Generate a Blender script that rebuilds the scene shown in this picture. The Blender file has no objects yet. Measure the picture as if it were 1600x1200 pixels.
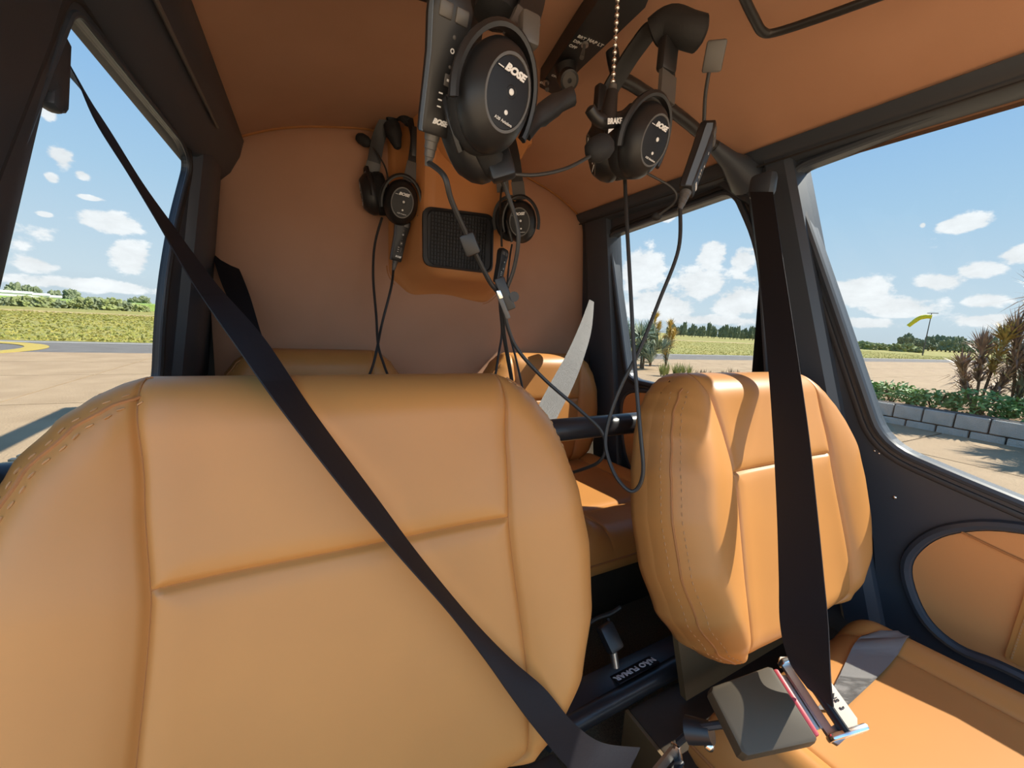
import bpy, bmesh, math, random
import numpy as np
from mathutils import Vector, Matrix, noise
random.seed(11)
PI = math.pi
SC = bpy.context.scene
COL = SC.collection
H = 1.55                      # eye height above the apron; coordinates below are relative to the eye and lifted by H at the end
F = 603.0                     # focal length in pixels of the 1600 x 1200 frame

# ------------------------------------------------------------------ camera
_a = Vector((480-800, -(488-600), -F)).normalized()          # aft direction of the cabin
_l = Vector((1932-800, -(571-600), -F)); _l = (_l - _a*_l.dot(_a)).normalized()
_u = _l.cross(_a)
RC = Matrix((_l, _a, _u))                                     # camera axes -> world
cam = bpy.data.cameras.new('camera')
cam.sensor_width = 36.0; cam.lens = F/1600*36.0; cam.clip_start = 0.01; cam.clip_end = 6000
camo = bpy.data.objects.new('camera', cam); COL.objects.link(camo)
camo.matrix_world = Matrix.Translation((0, 0, H)) @ RC.to_4x4()
SC.camera = camo

def ray(x, y): return RC @ Vector((x-800, -(y-600), -F))
def dp(x, y, dep): return ray(x, y)*(dep/F)
def at(x, y, X=None, Y=None, Z=None):
    v = ray(x, y)
    t = X/v.x if X is not None else (Y/v.y if Y is not None else Z/v.z)
    return v*t

# ------------------------------------------------------------------ light, sky, exposure
SUN = Vector((0.645, -0.225, 0.70)).normalized()
sl = bpy.data.lights.new('sun', 'SUN'); sl.energy = 26.0; sl.angle = 0.009; sl.color = (1.0, 0.93, 0.80)
so = bpy.data.objects.new('sun', sl); COL.objects.link(so)
so.rotation_euler = SUN.to_track_quat('Z', 'Y').to_euler()
SC.view_settings.view_transform = 'Standard'; SC.view_settings.look = 'None'
SC.view_settings.exposure = 0.0; SC.view_settings.gamma = 1.0; SC.view_settings.use_curve_mapping = False
SC.cycles.max_bounces = 8; SC.cycles.diffuse_bounces = 5; SC.cycles.glossy_bounces = 3
SC.cycles.transparent_max_bounces = 12; SC.cycles.sample_clamp_indirect = 6.0
GLASS_T = 0.35  # pane tint added to darken the view outside against the cabin

def azel(x, y):
    v = ray(x, y).normalized()
    return math.atan2(v.x, v.y), math.asin(v.z)

def build_world():
    w = bpy.data.worlds.new('sky'); SC.world = w; w.use_nodes = True
    nt = w.node_tree; N = nt.nodes; L = nt.links; N.clear()
    def nd(t, **k):
        n = N.new(t)
        for a, b in k.items(): setattr(n, a, b)
        return n
    def m(op, a, b=None, c=None, clamp=False):
        n = nd('ShaderNodeMath', operation=op); n.use_clamp = clamp
        for i, v in enumerate((a, b, c)):
            if v is None: continue
            if isinstance(v, (int, float)): n.inputs[i].default_value = v
            else: L.new(v, n.inputs[i])
        return n.outputs[0]
    tc = nd('ShaderNodeTexCoord'); sep = nd('ShaderNodeSeparateXYZ')
    L.new(tc.outputs['Generated'], sep.inputs[0])
    x, y, z = sep.outputs
    az = m('ARCTAN2', x, y); el = m('ARCSINE', z)
    ramp = nd('ShaderNodeValToRGB'); cr = ramp.color_ramp
    stops = [(0.0, (0.62, 0.68, 0.72)), (0.10, (0.74, 0.90, 1.0)), (0.24, (0.50, 0.76, 1.0)), (0.42, (0.29, 0.59, 1.0)), (0.75, (0.21, 0.48, 0.94)), (1.0, (0.20, 0.42, 0.80))]
    while len(cr.elements) < len(stops): cr.elements.new(0.5)
    for e, (p, c) in zip(cr.elements, stops): e.position = p; e.color = (*c, 1)
    L.new(m('MULTIPLY_ADD', el, 1.0/1.3, 0.06, clamp=True), ramp.inputs[0])
    nz = nd('ShaderNodeTexNoise'); nz.inputs['Scale'].default_value = 13; nz.inputs['Detail'].default_value = 8; nz.inputs['Roughness'].default_value = 0.62
    mp = nd('ShaderNodeMapping'); mp.inputs['Scale'].default_value = (1, 1, 1.7)
    L.new(tc.outputs['Generated'], mp.inputs[0]); L.new(mp.outputs[0], nz.inputs['Vector'])
    n0 = m('SUBTRACT', nz.outputs['Fac'], 0.5)
    clouds = [(95,245,30,24),(80,278,14,9),(128,273,15,8),(168,347,52,18),(75,172,13,17),(55,412,36,14),(205,402,34,26),(130,445,110,10),(140,309,22,4),(70,335,14,5),
              (1000,425,38,38),(1112,398,26,26),(1160,405,22,22),(1095,445,48,28),(1030,475,70,34),(1150,470,46,30),(1040,340,14,7),(1100,500,110,10),
              (1505,350,50,15),(1442,352,7,6),(1335,455,60,26),(1405,480,70,18),(1468,440,46,16),(1530,422,44,14),(1590,398,34,16),(1540,470,34,14),(1340,505,80,10),(1540,500,70,12)]
    acc = None
    for (px, py, rx, ry) in clouds:
        a0, e0 = azel(px, py); a1, e1 = azel(px+rx, py+rx*0.058); a2, e2 = azel(px, py-ry)
        ra = max(abs(a1-a0), .004); re = max(abs(e2-e0), .004)
        da = m('MULTIPLY_ADD', az, 1/ra, -a0/ra); de = m('MULTIPLY_ADD', el, 1/re, -e0/re)
        r = m('SQRT', m('MULTIPLY_ADD', da, da, m('MULTIPLY', de, de)))
        v = m('SUBTRACT', 1.0, r)
        acc = v if acc is None else m('MAXIMUM', acc, v)
    acc = m('MAXIMUM', acc, -1.0)
    # loose cumulus all round the horizon, as in view
    nb = nd('ShaderNodeTexNoise'); nb.inputs['Scale'].default_value = 4.2; nb.inputs['Detail'].default_value = 4
    L.new(mp.outputs[0], nb.inputs['Vector'])
    band = m('SUBTRACT', 1.0, m('MULTIPLY', m('ABSOLUTE', m('SUBTRACT', el, 0.10)), 4.5))
    gen = m('MULTIPLY_ADD', m('SUBTRACT', nb.outputs['Fac'], 0.575), 5.0, m('MULTIPLY', m('SUBTRACT', band, 1.0), 1.2))
    acc = m('MAXIMUM', acc, gen)
    dens = m('MULTIPLY_ADD', n0, 2.9, m('MULTIPLY', acc, 0.9))
    sm = nd('ShaderNodeMapRange'); sm.interpolation_type = 'SMOOTHSTEP'
    sm.inputs['From Min'].default_value = -0.06; sm.inputs['From Max'].default_value = 0.30
    L.new(dens, sm.inputs['Value'])
    shade = nd('ShaderNodeMapRange'); shade.inputs['From Min'].default_value = -0.25; shade.inputs['From Max'].default_value = 0.22
    shade.inputs['To Min'].default_value = 0.82; shade.inputs['To Max'].default_value = 1.16
    L.new(n0, shade.inputs['Value'])
    cc = nd('ShaderNodeMixRGB'); cc.inputs[0].default_value = 1; cc.blend_type = 'MULTIPLY'; cc.inputs[1].default_value = (1.10, 1.12, 1.13, 1)
    L.new(shade.outputs[0], cc.inputs[2])
    mix = nd('ShaderNodeMixRGB'); L.new(m('MULTIPLY', sm.outputs[0], 0.93), mix.inputs[0]); L.new(ramp.outputs[0], mix.inputs[1]); L.new(cc.outputs[0], mix.inputs[2])
    bg = nd('ShaderNodeBackground'); bg.inputs['Strength'].default_value = 2.35
    L.new(mix.outputs[0], bg.inputs[0])
    out = nd('ShaderNodeOutputWorld'); L.new(bg.outputs[0], out.inputs[0])
build_world()

# ------------------------------------------------------------------ materials
MATS = {}
def mat(name, color, rough=0.5, metal=0.0, bump=None, var=None, spec=0.5, coat=0.0, sheen=0.0, wave=None):
    """bump = (scale, strength, distance); var = (scale, second colour, detail)"""
    m_ = bpy.data.materials.new(name); m_.use_nodes = True
    nt = m_.node_tree; N = nt.nodes; L = nt.links; b = N['Principled BSDF']
    b.inputs['Base Color'].default_value = (*color, 1); b.inputs['Roughness'].default_value = rough
    b.inputs['Metallic'].default_value = metal; b.inputs['Specular IOR Level'].default_value = spec
    b.inputs['Coat Weight'].default_value = coat; b.inputs['Sheen Weight'].default_value = sheen
    tc = N.new('ShaderNodeTexCoord')
    if var:
        n = N.new('ShaderNodeTexNoise'); n.inputs['Scale'].default_value = var[0]; n.inputs['Detail'].default_value = var[2] if len(var) > 2 else 4
        r = N.new('ShaderNodeValToRGB'); r.color_ramp.elements[0].position = .36; r.color_ramp.elements[1].position = .66
        r.color_ramp.elements[0].color = (*color, 1); r.color_ramp.elements[1].color = (*var[1], 1)
        L.new(tc.outputs['Object'], n.inputs['Vector']); L.new(n.outputs['Fac'], r.inputs[0]); L.new(r.outputs[0], b.inputs['Base Color'])
    if bump:
        n = N.new('ShaderNodeTexNoise') if not wave else N.new('ShaderNodeTexWave')
        n.inputs['Scale'].default_value = bump[0]
        if not wave: n.inputs['Detail'].default_value = 3
        bp = N.new('ShaderNodeBump'); bp.inputs['Strength'].default_value = bump[1]; bp.inputs['Distance'].default_value = bump[2]
        L.new(tc.outputs['Object'], n.inputs['Vector']); L.new(n.outputs['Fac'], bp.inputs['Height']); L.new(bp.outputs[0], b.inputs['Normal'])
    MATS[name] = m_; return m_

LEATHER = mat('tan_leather', (0.453, 0.202, 0.056), 0.42, bump=(530.100, 0.157, 0.000), var=(9, (0.427, 0.190, 0.054)), spec=.4)
LEATHER_SEAM = mat('leather_seam', (0.33, 0.13, 0.035), 0.6)
STITCH = mat('tan_thread', (0.390, 0.203, 0.083), 0.7)
LINER = mat('tan_headliner', (0.43, 0.238, 0.150), 0.75, bump=(900, .25, .0006), var=(6, (0.40, 0.218, 0.135)), spec=.25)
FRAME = mat('black_frame_paint', (0.035, 0.044, 0.058), 0.42, bump=(700, .1, .0004), spec=.5)
TUBEM = mat('black_tube_paint', (0.022, 0.022, 0.024), 0.32, spec=.5)
SEAL = mat('black_rubber', (0.018, 0.019, 0.022), 0.55)
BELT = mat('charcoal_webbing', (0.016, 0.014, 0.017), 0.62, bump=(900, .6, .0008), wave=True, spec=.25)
BELT_SUNLIT = mat('sunlit_webbing', (0.26, 0.25, 0.24), 0.65, bump=(900, .6, .0008), wave=True, spec=.25)  # lighter copy of the charcoal webbing, sunlight put into its colour
PLASTIC = mat('black_plastic', (0.014, 0.014, 0.015), 0.42)
SOFT = mat('black_soft_foam', (0.010, 0.010, 0.011), 0.75, bump=(260, .4, .001))
GLOSS = mat('black_gloss_plate', (0.007, 0.007, 0.009), 0.38, spec=.3)
GREYP = mat('grey_plastic', (0.085, 0.08, 0.075), 0.40)
STRIPE = mat('blue_grey_plastic', (0.13, 0.17, 0.22), 0.38)
PRINT = mat('white_print', (0.75, 0.75, 0.74), 0.6)
SILVER = mat('bright_metal', (0.72, 0.70, 0.67), 0.22, metal=1)
STEEL = mat('brushed_steel', (0.52, 0.50, 0.46), 0.34, metal=1)
REDP = mat('red_plastic', (0.42, 0.045, 0.055), 0.45)
CABLE = mat('black_cable', (0.022, 0.021, 0.02), 0.5)
CARPET = mat('beige_carpet', (0.425, 0.315, 0.170), 0.95, bump=(1105.000, 1.530, 0.005), var=(300, (0.272, 0.196, 0.102)))
DARKP = mat('dark_brown_panel', (0.060, 0.045, 0.030), 0.55, var=(14, (0.045, 0.033, 0.022)))
BASEP = mat('olive_brown_panel', (0.15, 0.095, 0.04), 0.55, var=(10, (0.12, 0.075, 0.032)))
GRILLE = mat('black_grille', (0.006, 0.005, 0.005), 0.6)
CREAM = mat('cream_plastic', (0.75, 0.66, 0.46), 0.5)
CONC = mat('apron_concrete', (0.287, 0.198, 0.115), 0.9, bump=(38.302, 0.657, 0.013), var=(1.3, (0.351, 0.249, 0.150), 9))
JOINT = mat('apron_joint', (0.114, 0.085, 0.057), 0.95)
ASPH = mat('grey_asphalt', (0.120, 0.108, 0.100), 0.9, bump=(45.596, 0.456, 0.011), var=(2.0, (0.148, 0.137, 0.126), 8))
FIELD = mat('dry_grass_field', (0.278, 0.233, 0.058), 0.95, bump=(3.886, 0.777, 0.129), var=(0.35, (0.214, 0.214, 0.055), 9))
YELLOWL = mat('yellow_line_paint', (0.387, 0.285, 0.057), 0.8)
WHITEL = mat('white_line_paint', (0.410, 0.399, 0.364), 0.8)
BLOCK = mat('grey_concrete_block', (0.552, 0.519, 0.464), 0.9, bump=(77.280, 1.104, 0.022), var=(4, (0.441, 0.420, 0.375), 7))
MORTAR = mat('dark_mortar', (0.10, 0.09, 0.08), 0.95)
SOIL = mat('dry_soil', (0.20, 0.12, 0.06), 0.95)
LEAF = mat('dark_green_leaf', (0.116, 0.242, 0.074), 0.5, var=(5, (0.252, 0.399, 0.126)))
LEAFG = mat('grey_green_leaf', (0.18, 0.24, 0.16), 0.55, var=(5, (0.27, 0.32, 0.22)))
LEAFY = mat('yellow_leaf', (0.60, 0.42, 0.09), 0.55, var=(5, (0.45, 0.34, 0.10)))
LEAFP = mat('purple_brown_leaf', (0.272, 0.170, 0.136), 0.5, var=(5, (0.425, 0.289, 0.170)))
BARK = mat('brown_bark', (0.15, 0.10, 0.06), 0.9)
TREEM = mat('tree_foliage', (0.125, 0.155, 0.085), 0.9, bump=(1.5, 1, .4), var=(.6, (0.19, 0.215, 0.12), 6))
SHRUBM = mat('shrub_foliage', (0.17, 0.19, 0.085), 0.9, bump=(1.5, 1, .4), var=(.5, (0.25, 0.29, 0.09), 6))
CROP = mat('green_crop', (0.20, 0.30, 0.075), 0.95, bump=(1, .8, .3), var=(.15, (0.26, 0.35, 0.10), 6))
WALLW = mat('white_shed_wall', (0.72, 0.70, 0.66), 0.8)
ROOFG = mat('pale_shed_roof', (0.55, 0.55, 0.55), 0.6)
SOCK = mat('yellow_windsock', (0.72, 0.60, 0.03), 0.7)

def glass_mat():
    m_ = bpy.data.materials.new('dimming_acrylic'); m_.use_nodes = True
    nt = m_.node_tree; N = nt.nodes; L = nt.links; N.clear()
    T = math.sqrt(GLASS_T)      # each of the two faces of a pane
    t = N.new('ShaderNodeBsdfTransparent'); t.inputs[0].default_value = (T*.985, T, T*1.005, 1)
    g = N.new('ShaderNodeBsdfGlossy'); g.inputs['Roughness'].default_value = 0.03
    mx = N.new('ShaderNodeMixShader'); o = N.new('ShaderNodeOutputMaterial')
    mx.inputs[0].default_value = .012; L.new(t.outputs[0], mx.inputs[1]); L.new(g.outputs[0], mx.inputs[2]); L.new(mx.outputs[0], o.inputs[0])
    return m_
GLASS = glass_mat()

# ------------------------------------------------------------------ helpers
MW = {}          # placement of each thing, so parts can be given in scene coordinates
def mw(o):
    while o is not None:
        if o.name in MW: return MW[o.name]
        o = o.parent
    return Matrix.Identity(4)
def tag(o, label=None, cat=None, group=None, kind=None):
    if label: o['label'] = label
    if cat: o['category'] = cat
    if group: o['group'] = group
    if kind: o['kind'] = kind
    return o
def thing(name, label, cat, loc=(0, 0, 0), group=None, M=None):
    o = bpy.data.objects.new(name, None); COL.objects.link(o); o.empty_display_size = .05
    m_ = M.copy() if M is not None else Matrix.Translation(Vector(loc))
    o.matrix_world = m_; MW[o.name] = m_
    return tag(o, label, cat, group)
def catmull(pts, n=8):
    pts = [Vector(p) for p in pts]; out = []
    for i in range(len(pts)-1):
        p0 = pts[max(i-1, 0)]; p1 = pts[i]; p2 = pts[i+1]; p3 = pts[min(i+2, len(pts)-1)]
        for k in range(n):
            t = k/n
            out.append(0.5*((2*p1)+(p2-p0)*t+(2*p0-5*p1+4*p2-p3)*t*t+(3*p1-p0-3*p2+p3)*t**3))
    out.append(pts[-1]); return out
def frame_m(o, x, z):
    x = Vector(x).normalized(); z = Vector(z); z = (z-x*z.dot(x)).normalized(); y = z.cross(x)
    return Matrix(((x.x, y.x, z.x, o[0]), (x.y, y.y, z.y, o[1]), (x.z, y.z, z.z, o[2]), (0, 0, 0, 1)))

class MB:
    def __init__(s, M=None): s.v = []; s.f = []; s.M = M
    def add(s, vs, fs):
        k = len(s.v)
        s.v += [(s.M @ Vector(p)) if s.M is not None else Vector(p) for p in vs]
        s.f += [tuple(i+k for i in f) for f in fs]; return s
    def box(s, c, size):
        x, y, z = [q/2 for q in size]
        vs = [(c[0]+a*x, c[1]+b*y, c[2]+d*z) for a in (-1, 1) for b in (-1, 1) for d in (-1, 1)]
        return s.add(vs, [(0,1,3,2),(4,6,7,5),(0,4,5,1),(2,3,7,6),(0,2,6,4),(1,5,7,3)])
    def rbox(s, c, size, r, seg=2):
        bm = bmesh.new(); bmesh.ops.create_cube(bm, size=1)
        for v in bm.verts: v.co = Vector((v.co.x*size[0], v.co.y*size[1], v.co.z*size[2]))
        bmesh.ops.bevel(bm, geom=list(bm.edges)+list(bm.verts), offset=r, segments=seg, affect='EDGES', profile=.5)
        bm.verts.ensure_lookup_table()
        vs = [v.co+Vector(c) for v in bm.verts]; fs = [[v.index for v in f.verts] for f in bm.faces]; bm.free()
        return s.add(vs, fs)
    def rings(s, rings, cap=True, closed=True):
        n = len(rings[0]); vs = [p for r in rings for p in r]; fs = []
        for i in range(len(rings)-1):
            for j in range(n if closed else n-1):
                a = i*n+j; b = i*n+(j+1) % n; fs.append((a, b, b+n, a+n))
        if cap and closed:
            fs.append(tuple(reversed(range(n)))); fs.append(tuple((len(rings)-1)*n+j for j in range(n)))
        return s.add(vs, fs)
    def tube(s, pts, r, n=10, flat=None, up=None):
        pts = [Vector(p) for p in pts]; R = []
        t0 = (pts[1]-pts[0]).normalized()
        nrm = Vector(up) if up is not None else Vector((0, 0, 1)) if abs(t0.z) < .9 else Vector((1, 0, 0))
        for i, p in enumerate(pts):
            t = (pts[min(i+1, len(pts)-1)]-pts[max(i-1, 0)]).normalized()
            nrm = (nrm-t*nrm.dot(t)).normalized(); b = t.cross(nrm)
            rr = r[i] if isinstance(r, (list, tuple)) else r
            fl = flat if flat else 1.0
            R.append([p+nrm*math.cos(2*PI*k/n)*rr+b*math.sin(2*PI*k/n)*rr*fl for k in range(n)])
        return s.rings(R)
    def lathe(s, prof, M, n=20):
        """prof = (radius, height) along local z"""
        R = [[M @ Vector((max(r, 1e-5)*math.cos(2*PI*k/n), max(r, 1e-5)*math.sin(2*PI*k/n), h)) for k in range(n)] for r, h in prof]
        return s.rings(R)
    def oval(s, prof, ry, rz, n=36, M=None, sq=2.0):
        """prof = (x, scale): oval rings about local x"""
        R = []
        for x, k in prof:
            ring = []
            for j in range(n):
                a = 2*PI*j/n; c = math.cos(a); q = math.sin(a)
                ring.append(Vector((x, math.copysign(abs(c)**(2/sq), c)*ry*k, math.copysign(abs(q)**(2/sq), q)*rz*k)))
            R.append([(M @ p) if M is not None else p for p in ring])
        return s.rings(R)
    def sphere(s, c, r, n=10, m=7, sc=(1, 1, 1)):
        R = []
        for i in range(m+1):
            th = PI*i/m; rr = max(math.sin(th), 1e-3)
            R.append([(c[0]+r*sc[0]*rr*math.cos(2*PI*j/n), c[1]+r*sc[1]*rr*math.sin(2*PI*j/n), c[2]-r*sc[2]*math.cos(th)) for j in range(n)])
        return s.rings(R)
    def prism(s, out, off):
        out = [Vector(p) for p in out]; off = Vector(off); n = len(out)
        vs = out+[p+off for p in out]
        return s.add(vs, [tuple(range(n)), tuple(range(2*n-1, n-1, -1))]+[(i, i+n, (i+1) % n+n, (i+1) % n) for i in range(n)])
    def ribbon(s, A, B, th):
        A = [Vector(p) for p in A]; B = [Vector(p) for p in B]; R = []
        for i in range(len(A)):
            t = (A[min(i+1, len(A)-1)]+B[min(i+1, len(A)-1)]-A[max(i-1, 0)]-B[max(i-1, 0)]).normalized()
            w = B[i]-A[i]; nn = t.cross(w).normalized()*th/2
            m1 = A[i].lerp(B[i], .33)+nn*1.1; m2 = A[i].lerp(B[i], .67)+nn*1.1
            R.append([A[i]-nn, A[i]+nn*.6, m1, m2, B[i]+nn*.6, B[i]-nn])
        return s.rings(R)
    def build(s, name, material, parent=None, ang=38, smooth=True, kind=None, label=None):
        me = bpy.data.meshes.new(name)
        inv = mw(parent).inverted() if parent is not None else Matrix.Identity(4)
        me.from_pydata([tuple(inv @ Vector(p)) for p in s.v], [], s.f); me.update()
        bm = bmesh.new(); bm.from_mesh(me); bmesh.ops.recalc_face_normals(bm, faces=bm.faces); bm.to_mesh(me); bm.free()
        if smooth: me.shade_smooth(); me.set_sharp_from_angle(angle=math.radians(ang))
        me.materials.append(material)
        o = bpy.data.objects.new(name, me); COL.objects.link(o)
        if parent is not None: o.parent = parent
        return tag(o, label, None, None, kind)

def link_part(name, me, parent, local=None):
    o = bpy.data.objects.new(name, me); COL.objects.link(o); o.parent = parent
    if local is not None: o.matrix_local = local
    return o
def text(body, size, M, material, parent, name='lettering', shear=0.0, off=0.0, ext=.0004, align='CENTER', sx=1.0):
    cu = bpy.data.curves.new('t', 'FONT'); cu.body = body; cu.size = size; cu.shear = shear; cu.offset = off
    cu.extrude = ext; cu.align_x = align; cu.align_y = 'CENTER'; cu.resolution_u = 3
    ob = bpy.data.objects.new('t', cu); COL.objects.link(ob)
    dg = bpy.context.evaluated_depsgraph_get()
    me = bpy.data.meshes.new_from_object(ob.evaluated_get(dg)); me.name = name
    bpy.data.objects.remove(ob); bpy.data.curves.remove(cu)
    me.transform((mw(parent).inverted() @ M) @ Matrix.Diagonal((sx, 1, 1, 1)))
    me.materials.clear(); me.materials.append(material)
    o = bpy.data.objects.new(name, me); COL.objects.link(o); o.parent = parent
    return o
def face_m(o, right, up): 
    """matrix whose local x runs along right and y along up (for lettering)"""
    r = Vector(right).normalized(); u = Vector(up); u = (u-r*u.dot(r)).normalized(); n = r.cross(u)
    return Matrix(((r.x, u.x, n.x, o[0]), (r.y, u.y, n.y, o[1]), (r.z, u.z, n.z, o[2]), (0, 0, 0, 1)))
def struct(o, label, cat): return tag(o, label, cat, None, 'structure')
# ------------------------------------------------------------------ the airfield (setting)
GZ = -1.55
def flat(name, x0, x1, y0, y1, z, material, parent=None, th=.05):
    return MB().box(((x0+x1)/2, (y0+y1)/2, z-th/2), (x1-x0, y1-y0, th)).build(name, material, parent, smooth=False)
g = flat('ground', -80, 160, -60, 16.0, GZ-.012, JOINT)
struct(g, 'pale beige concrete apron in large slabs around the helicopter', 'ground')
slab_me = {}
def slab(x0, x1, y0, y1):
    key = (round(x1-x0, 2), round(y1-y0, 2))
    if key not in slab_me:
        b = MB().box((0, 0, 0), (x1-x0-.03, y1-y0-.03, .05)); me = bpy.data.meshes.new('slab')
        me.from_pydata([tuple(p) for p in b.v], [], b.f); me.materials.append(CONC); slab_me[key] = me
    link_part('slab', slab_me[key], g, Matrix.Translation(((x0+x1)/2, (y0+y1)/2, GZ-.025)))
ys = [-50, -30, -14, -2, 2.4, 5.2, 8.1, 11.2, 13.6, 16.0]
for i in range(len(ys)-1):
    x = -46.0
    while x < 118:
        w = 6.0 if x < 40 else 12.0
        slab(x, x+w, ys[i], ys[i+1]); x += w
rd = flat('road', -300, 500, 16.0, 20.3, GZ-.006, ASPH)
struct(rd, 'grey asphalt taxiway running across behind the apron', 'taxiway')
flat('edge_line', -300, 500, 19.55, 19.75, GZ+.006, WHITEL, rd, .01)
ring = MB()
rin, rout, cx, cy = 2.35, 2.85, -9.95, 16.7
R_ = [[Vector((cx+r*math.cos(2*PI*k/64), cy+r*math.sin(2*PI*k/64), GZ+z)) for k in range(64)] for r, z in ((rin, 0), (rin, .012), (rout, .012), (rout, 0))]
yc = ring.rings(R_, cap=False).build('circle_marking', YELLOWL)
struct(yc, 'yellow painted circle line where the apron meets the taxiway', 'ground marking')
fl = flat('field', -900, 1800, 20.3, 1500, GZ-.01, FIELD)
struct(fl, 'dry yellow-green grass field beyond the taxiway', 'field')
def tufts(name, n, area, hgt, material, parent, seed, w=.03):
    rnd = random.Random(seed); b = MB()
    for _ in range(n):
        x = rnd.uniform(area[0], area[1]); y = area[2]+(area[3]-area[2])*rnd.random()**1.6; h_ = hgt*rnd.uniform(.5, 1.2)
        a = rnd.uniform(0, PI); dx = math.cos(a)*w*rnd.uniform(.6, 1.6)*(1+y*.05); dy = math.sin(a)*w
        lx = rnd.uniform(-.5, .5)*h_; ly = rnd.uniform(-.5, .5)*h_
        b.add([(x-dx, y-dy, GZ), (x+dx, y+dy, GZ), (x+lx, y+ly, GZ+h_)], [(0, 1, 2)])
    o = b.build(name, material, parent, smooth=False); o['kind'] = 'stuff'; return o
GRASSB = mat('grass_blades', (0.37, 0.31, 0.072), 0.9, var=(.8, (0.26, 0.28, 0.064), 6))
tufts('grass', 16000, (-34, -4, 20.4, 62), .07, GRASSB, fl, 3)
tufts('grass', 16000, (22, 110, 20.4, 60), .07, GRASSB, fl, 4)
for k, (y0, y1) in enumerate(((58, 66),)):
    st = flat('dirt_strip', -400, 120, y0, y1, GZ+.004, mat('bare_earth', (0.40, 0.29, 0.145), .95, var=(.3, (0.34, 0.265, 0.105), 6)), fl, .02)

# ------------------------------------------------------------------ cabin shell
def PR(y, z, off=0.0): return Vector((1.0-.12*z-off, y, z))       # right side plane, off = towards the cabin
def PL(y, z, off=0.0): return Vector((-.24+.12*z+off, y, z))
def smooth_loop(pts, n=5):
    pts = [Vector((p[0], p[1], 0)) for p in pts]; out = []; N_ = len(pts)
    for i in range(N_):
        p0, p1, p2, p3 = pts[i-1], pts[i], pts[(i+1) % N_], pts[(i+2) % N_]
        for k in range(n):
            t = k/n; q = 0.5*((2*p1)+(p2-p0)*t+(2*p0-5*p1+4*p2-p3)*t*t+(3*p1-p0-3*p2+p3)*t**3)
            out.append((q.x, q.y))
    return out
def round_loop(pts, r, n=6):
    """round the corners of a polygon; r per corner or one number"""
    out = []; N_ = len(pts)
    for i in range(N_):
        p = Vector(pts[i]); a = Vector(pts[i-1])-p; b = Vector(pts[(i+1) % N_])-p
        rr = r[i] if isinstance(r, (list, tuple)) else r
        rr = min(rr, a.length*.48, b.length*.48)
        q0 = p+a.normalized()*rr; q1 = p+b.normalized()*rr
        for k in range(n+1):
            t = k/n; q = q0*(1-t)**2+p*2*t*(1-t)+q1*t*t; out.append((q.x, q.y))
    return out
from mathutils.geometry import tessellate_polygon
def plate(P, outer, holes, th, off=0.0):
    """a flat plate with holes, given in (y, z) of a side plane"""
    b = MB(); loops = [outer]+holes
    tri = tessellate_polygon([[Vector((p[0], p[1], 0)) for p in l] for l in loops])
    allp = [p for l in loops for p in l]; n = len(allp)
    vs = [P(p[0], p[1], off) for p in allp]+[P(p[0], p[1], off-th) for p in allp]
    fs = [tuple(t) for t in tri]+[tuple(i+n for i in reversed(t)) for t in tri]
    k = 0
    for l in loops:
        m_ = len(l)
        for i in range(m_):
            a = k+i; c = k+(i+1) % m_; fs.append((a, c, c+n, a+n))
        k += m_
    return b.add(vs, fs)
def bead(P, loop, r, off, flat_=1.0):
    pts = [P(p[0], p[1], off) for p in loop]; n = len(pts); R = []
    nrm = (P(0, 0, 1)-P(0, 0, 0)).normalized()
    for i in range(n):
        t = (pts[(i+1) % n]-pts[i-1]).normalized(); b_ = t.cross(nrm).normalized()
        R.append([pts[i]+nrm*math.cos(2*PI*k/8)*r+b_*math.sin(2*PI*k/8)*r*flat_ for k in range(8)])
    return MB().rings(R+[R[0]], cap=False)
def offset_loop(loop, d_):
    c = (sum(p[0] for p in loop)/len(loop), sum(p[1] for p in loop)/len(loop)); n = len(loop); out = []
    for i in range(n):
        a = Vector(loop[i-1]); b = Vector(loop[(i+1) % n]); t = (b-a)
        if t.length < 1e-6: t = Vector((1, 0))
        t.normalize(); q = Vector((t.y, -t.x)); p = Vector(loop[i])
        if q.dot(p-Vector(c)) < 0: q = -q
        out.append(tuple(p+q*d_))
    return out

# ceiling: an arch swept along the cabin, with the padded rear bulkhead closing it
ARCH = [(0, .534), (.1, .530), (.243, .516), (.369, .486), (.44, .463), (.484, .441), (.54, .412), (.578, .380)]
def arch(dx):
    dx = abs(dx)
    for (a, za), (b, zb) in zip(ARCH, ARCH[1:]):
        if dx <= b: return za+(zb-za)*(dx-a)/(b-a)
    return ARCH[-1][1]-(dx-.578)*1.2
CX = .38
xs = [CX+.585*math.sin(PI/2*(-1+2*i/48)) for i in range(49)]
def arch_s(x): return sum(arch(x-CX+o) for o in (-.03, -.015, 0, .015, .03))/5
rings = []
for y in [1.30, 1.25, 1.1, .9, .7, .5, .3, .1, -.1, -.25, -.40]:
    drop = max(0, -y-.1)*.22
    rings.append([Vector((x, y, arch_s(x)-drop)) for x in xs]+[Vector((x, y, arch_s(x)+.035-drop)) for x in reversed(xs)])
ceil = MB().rings(rings).build('ceiling', LINER)
struct(ceil, 'arched brown tan headliner of the helicopter cabin', 'ceiling')
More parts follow.
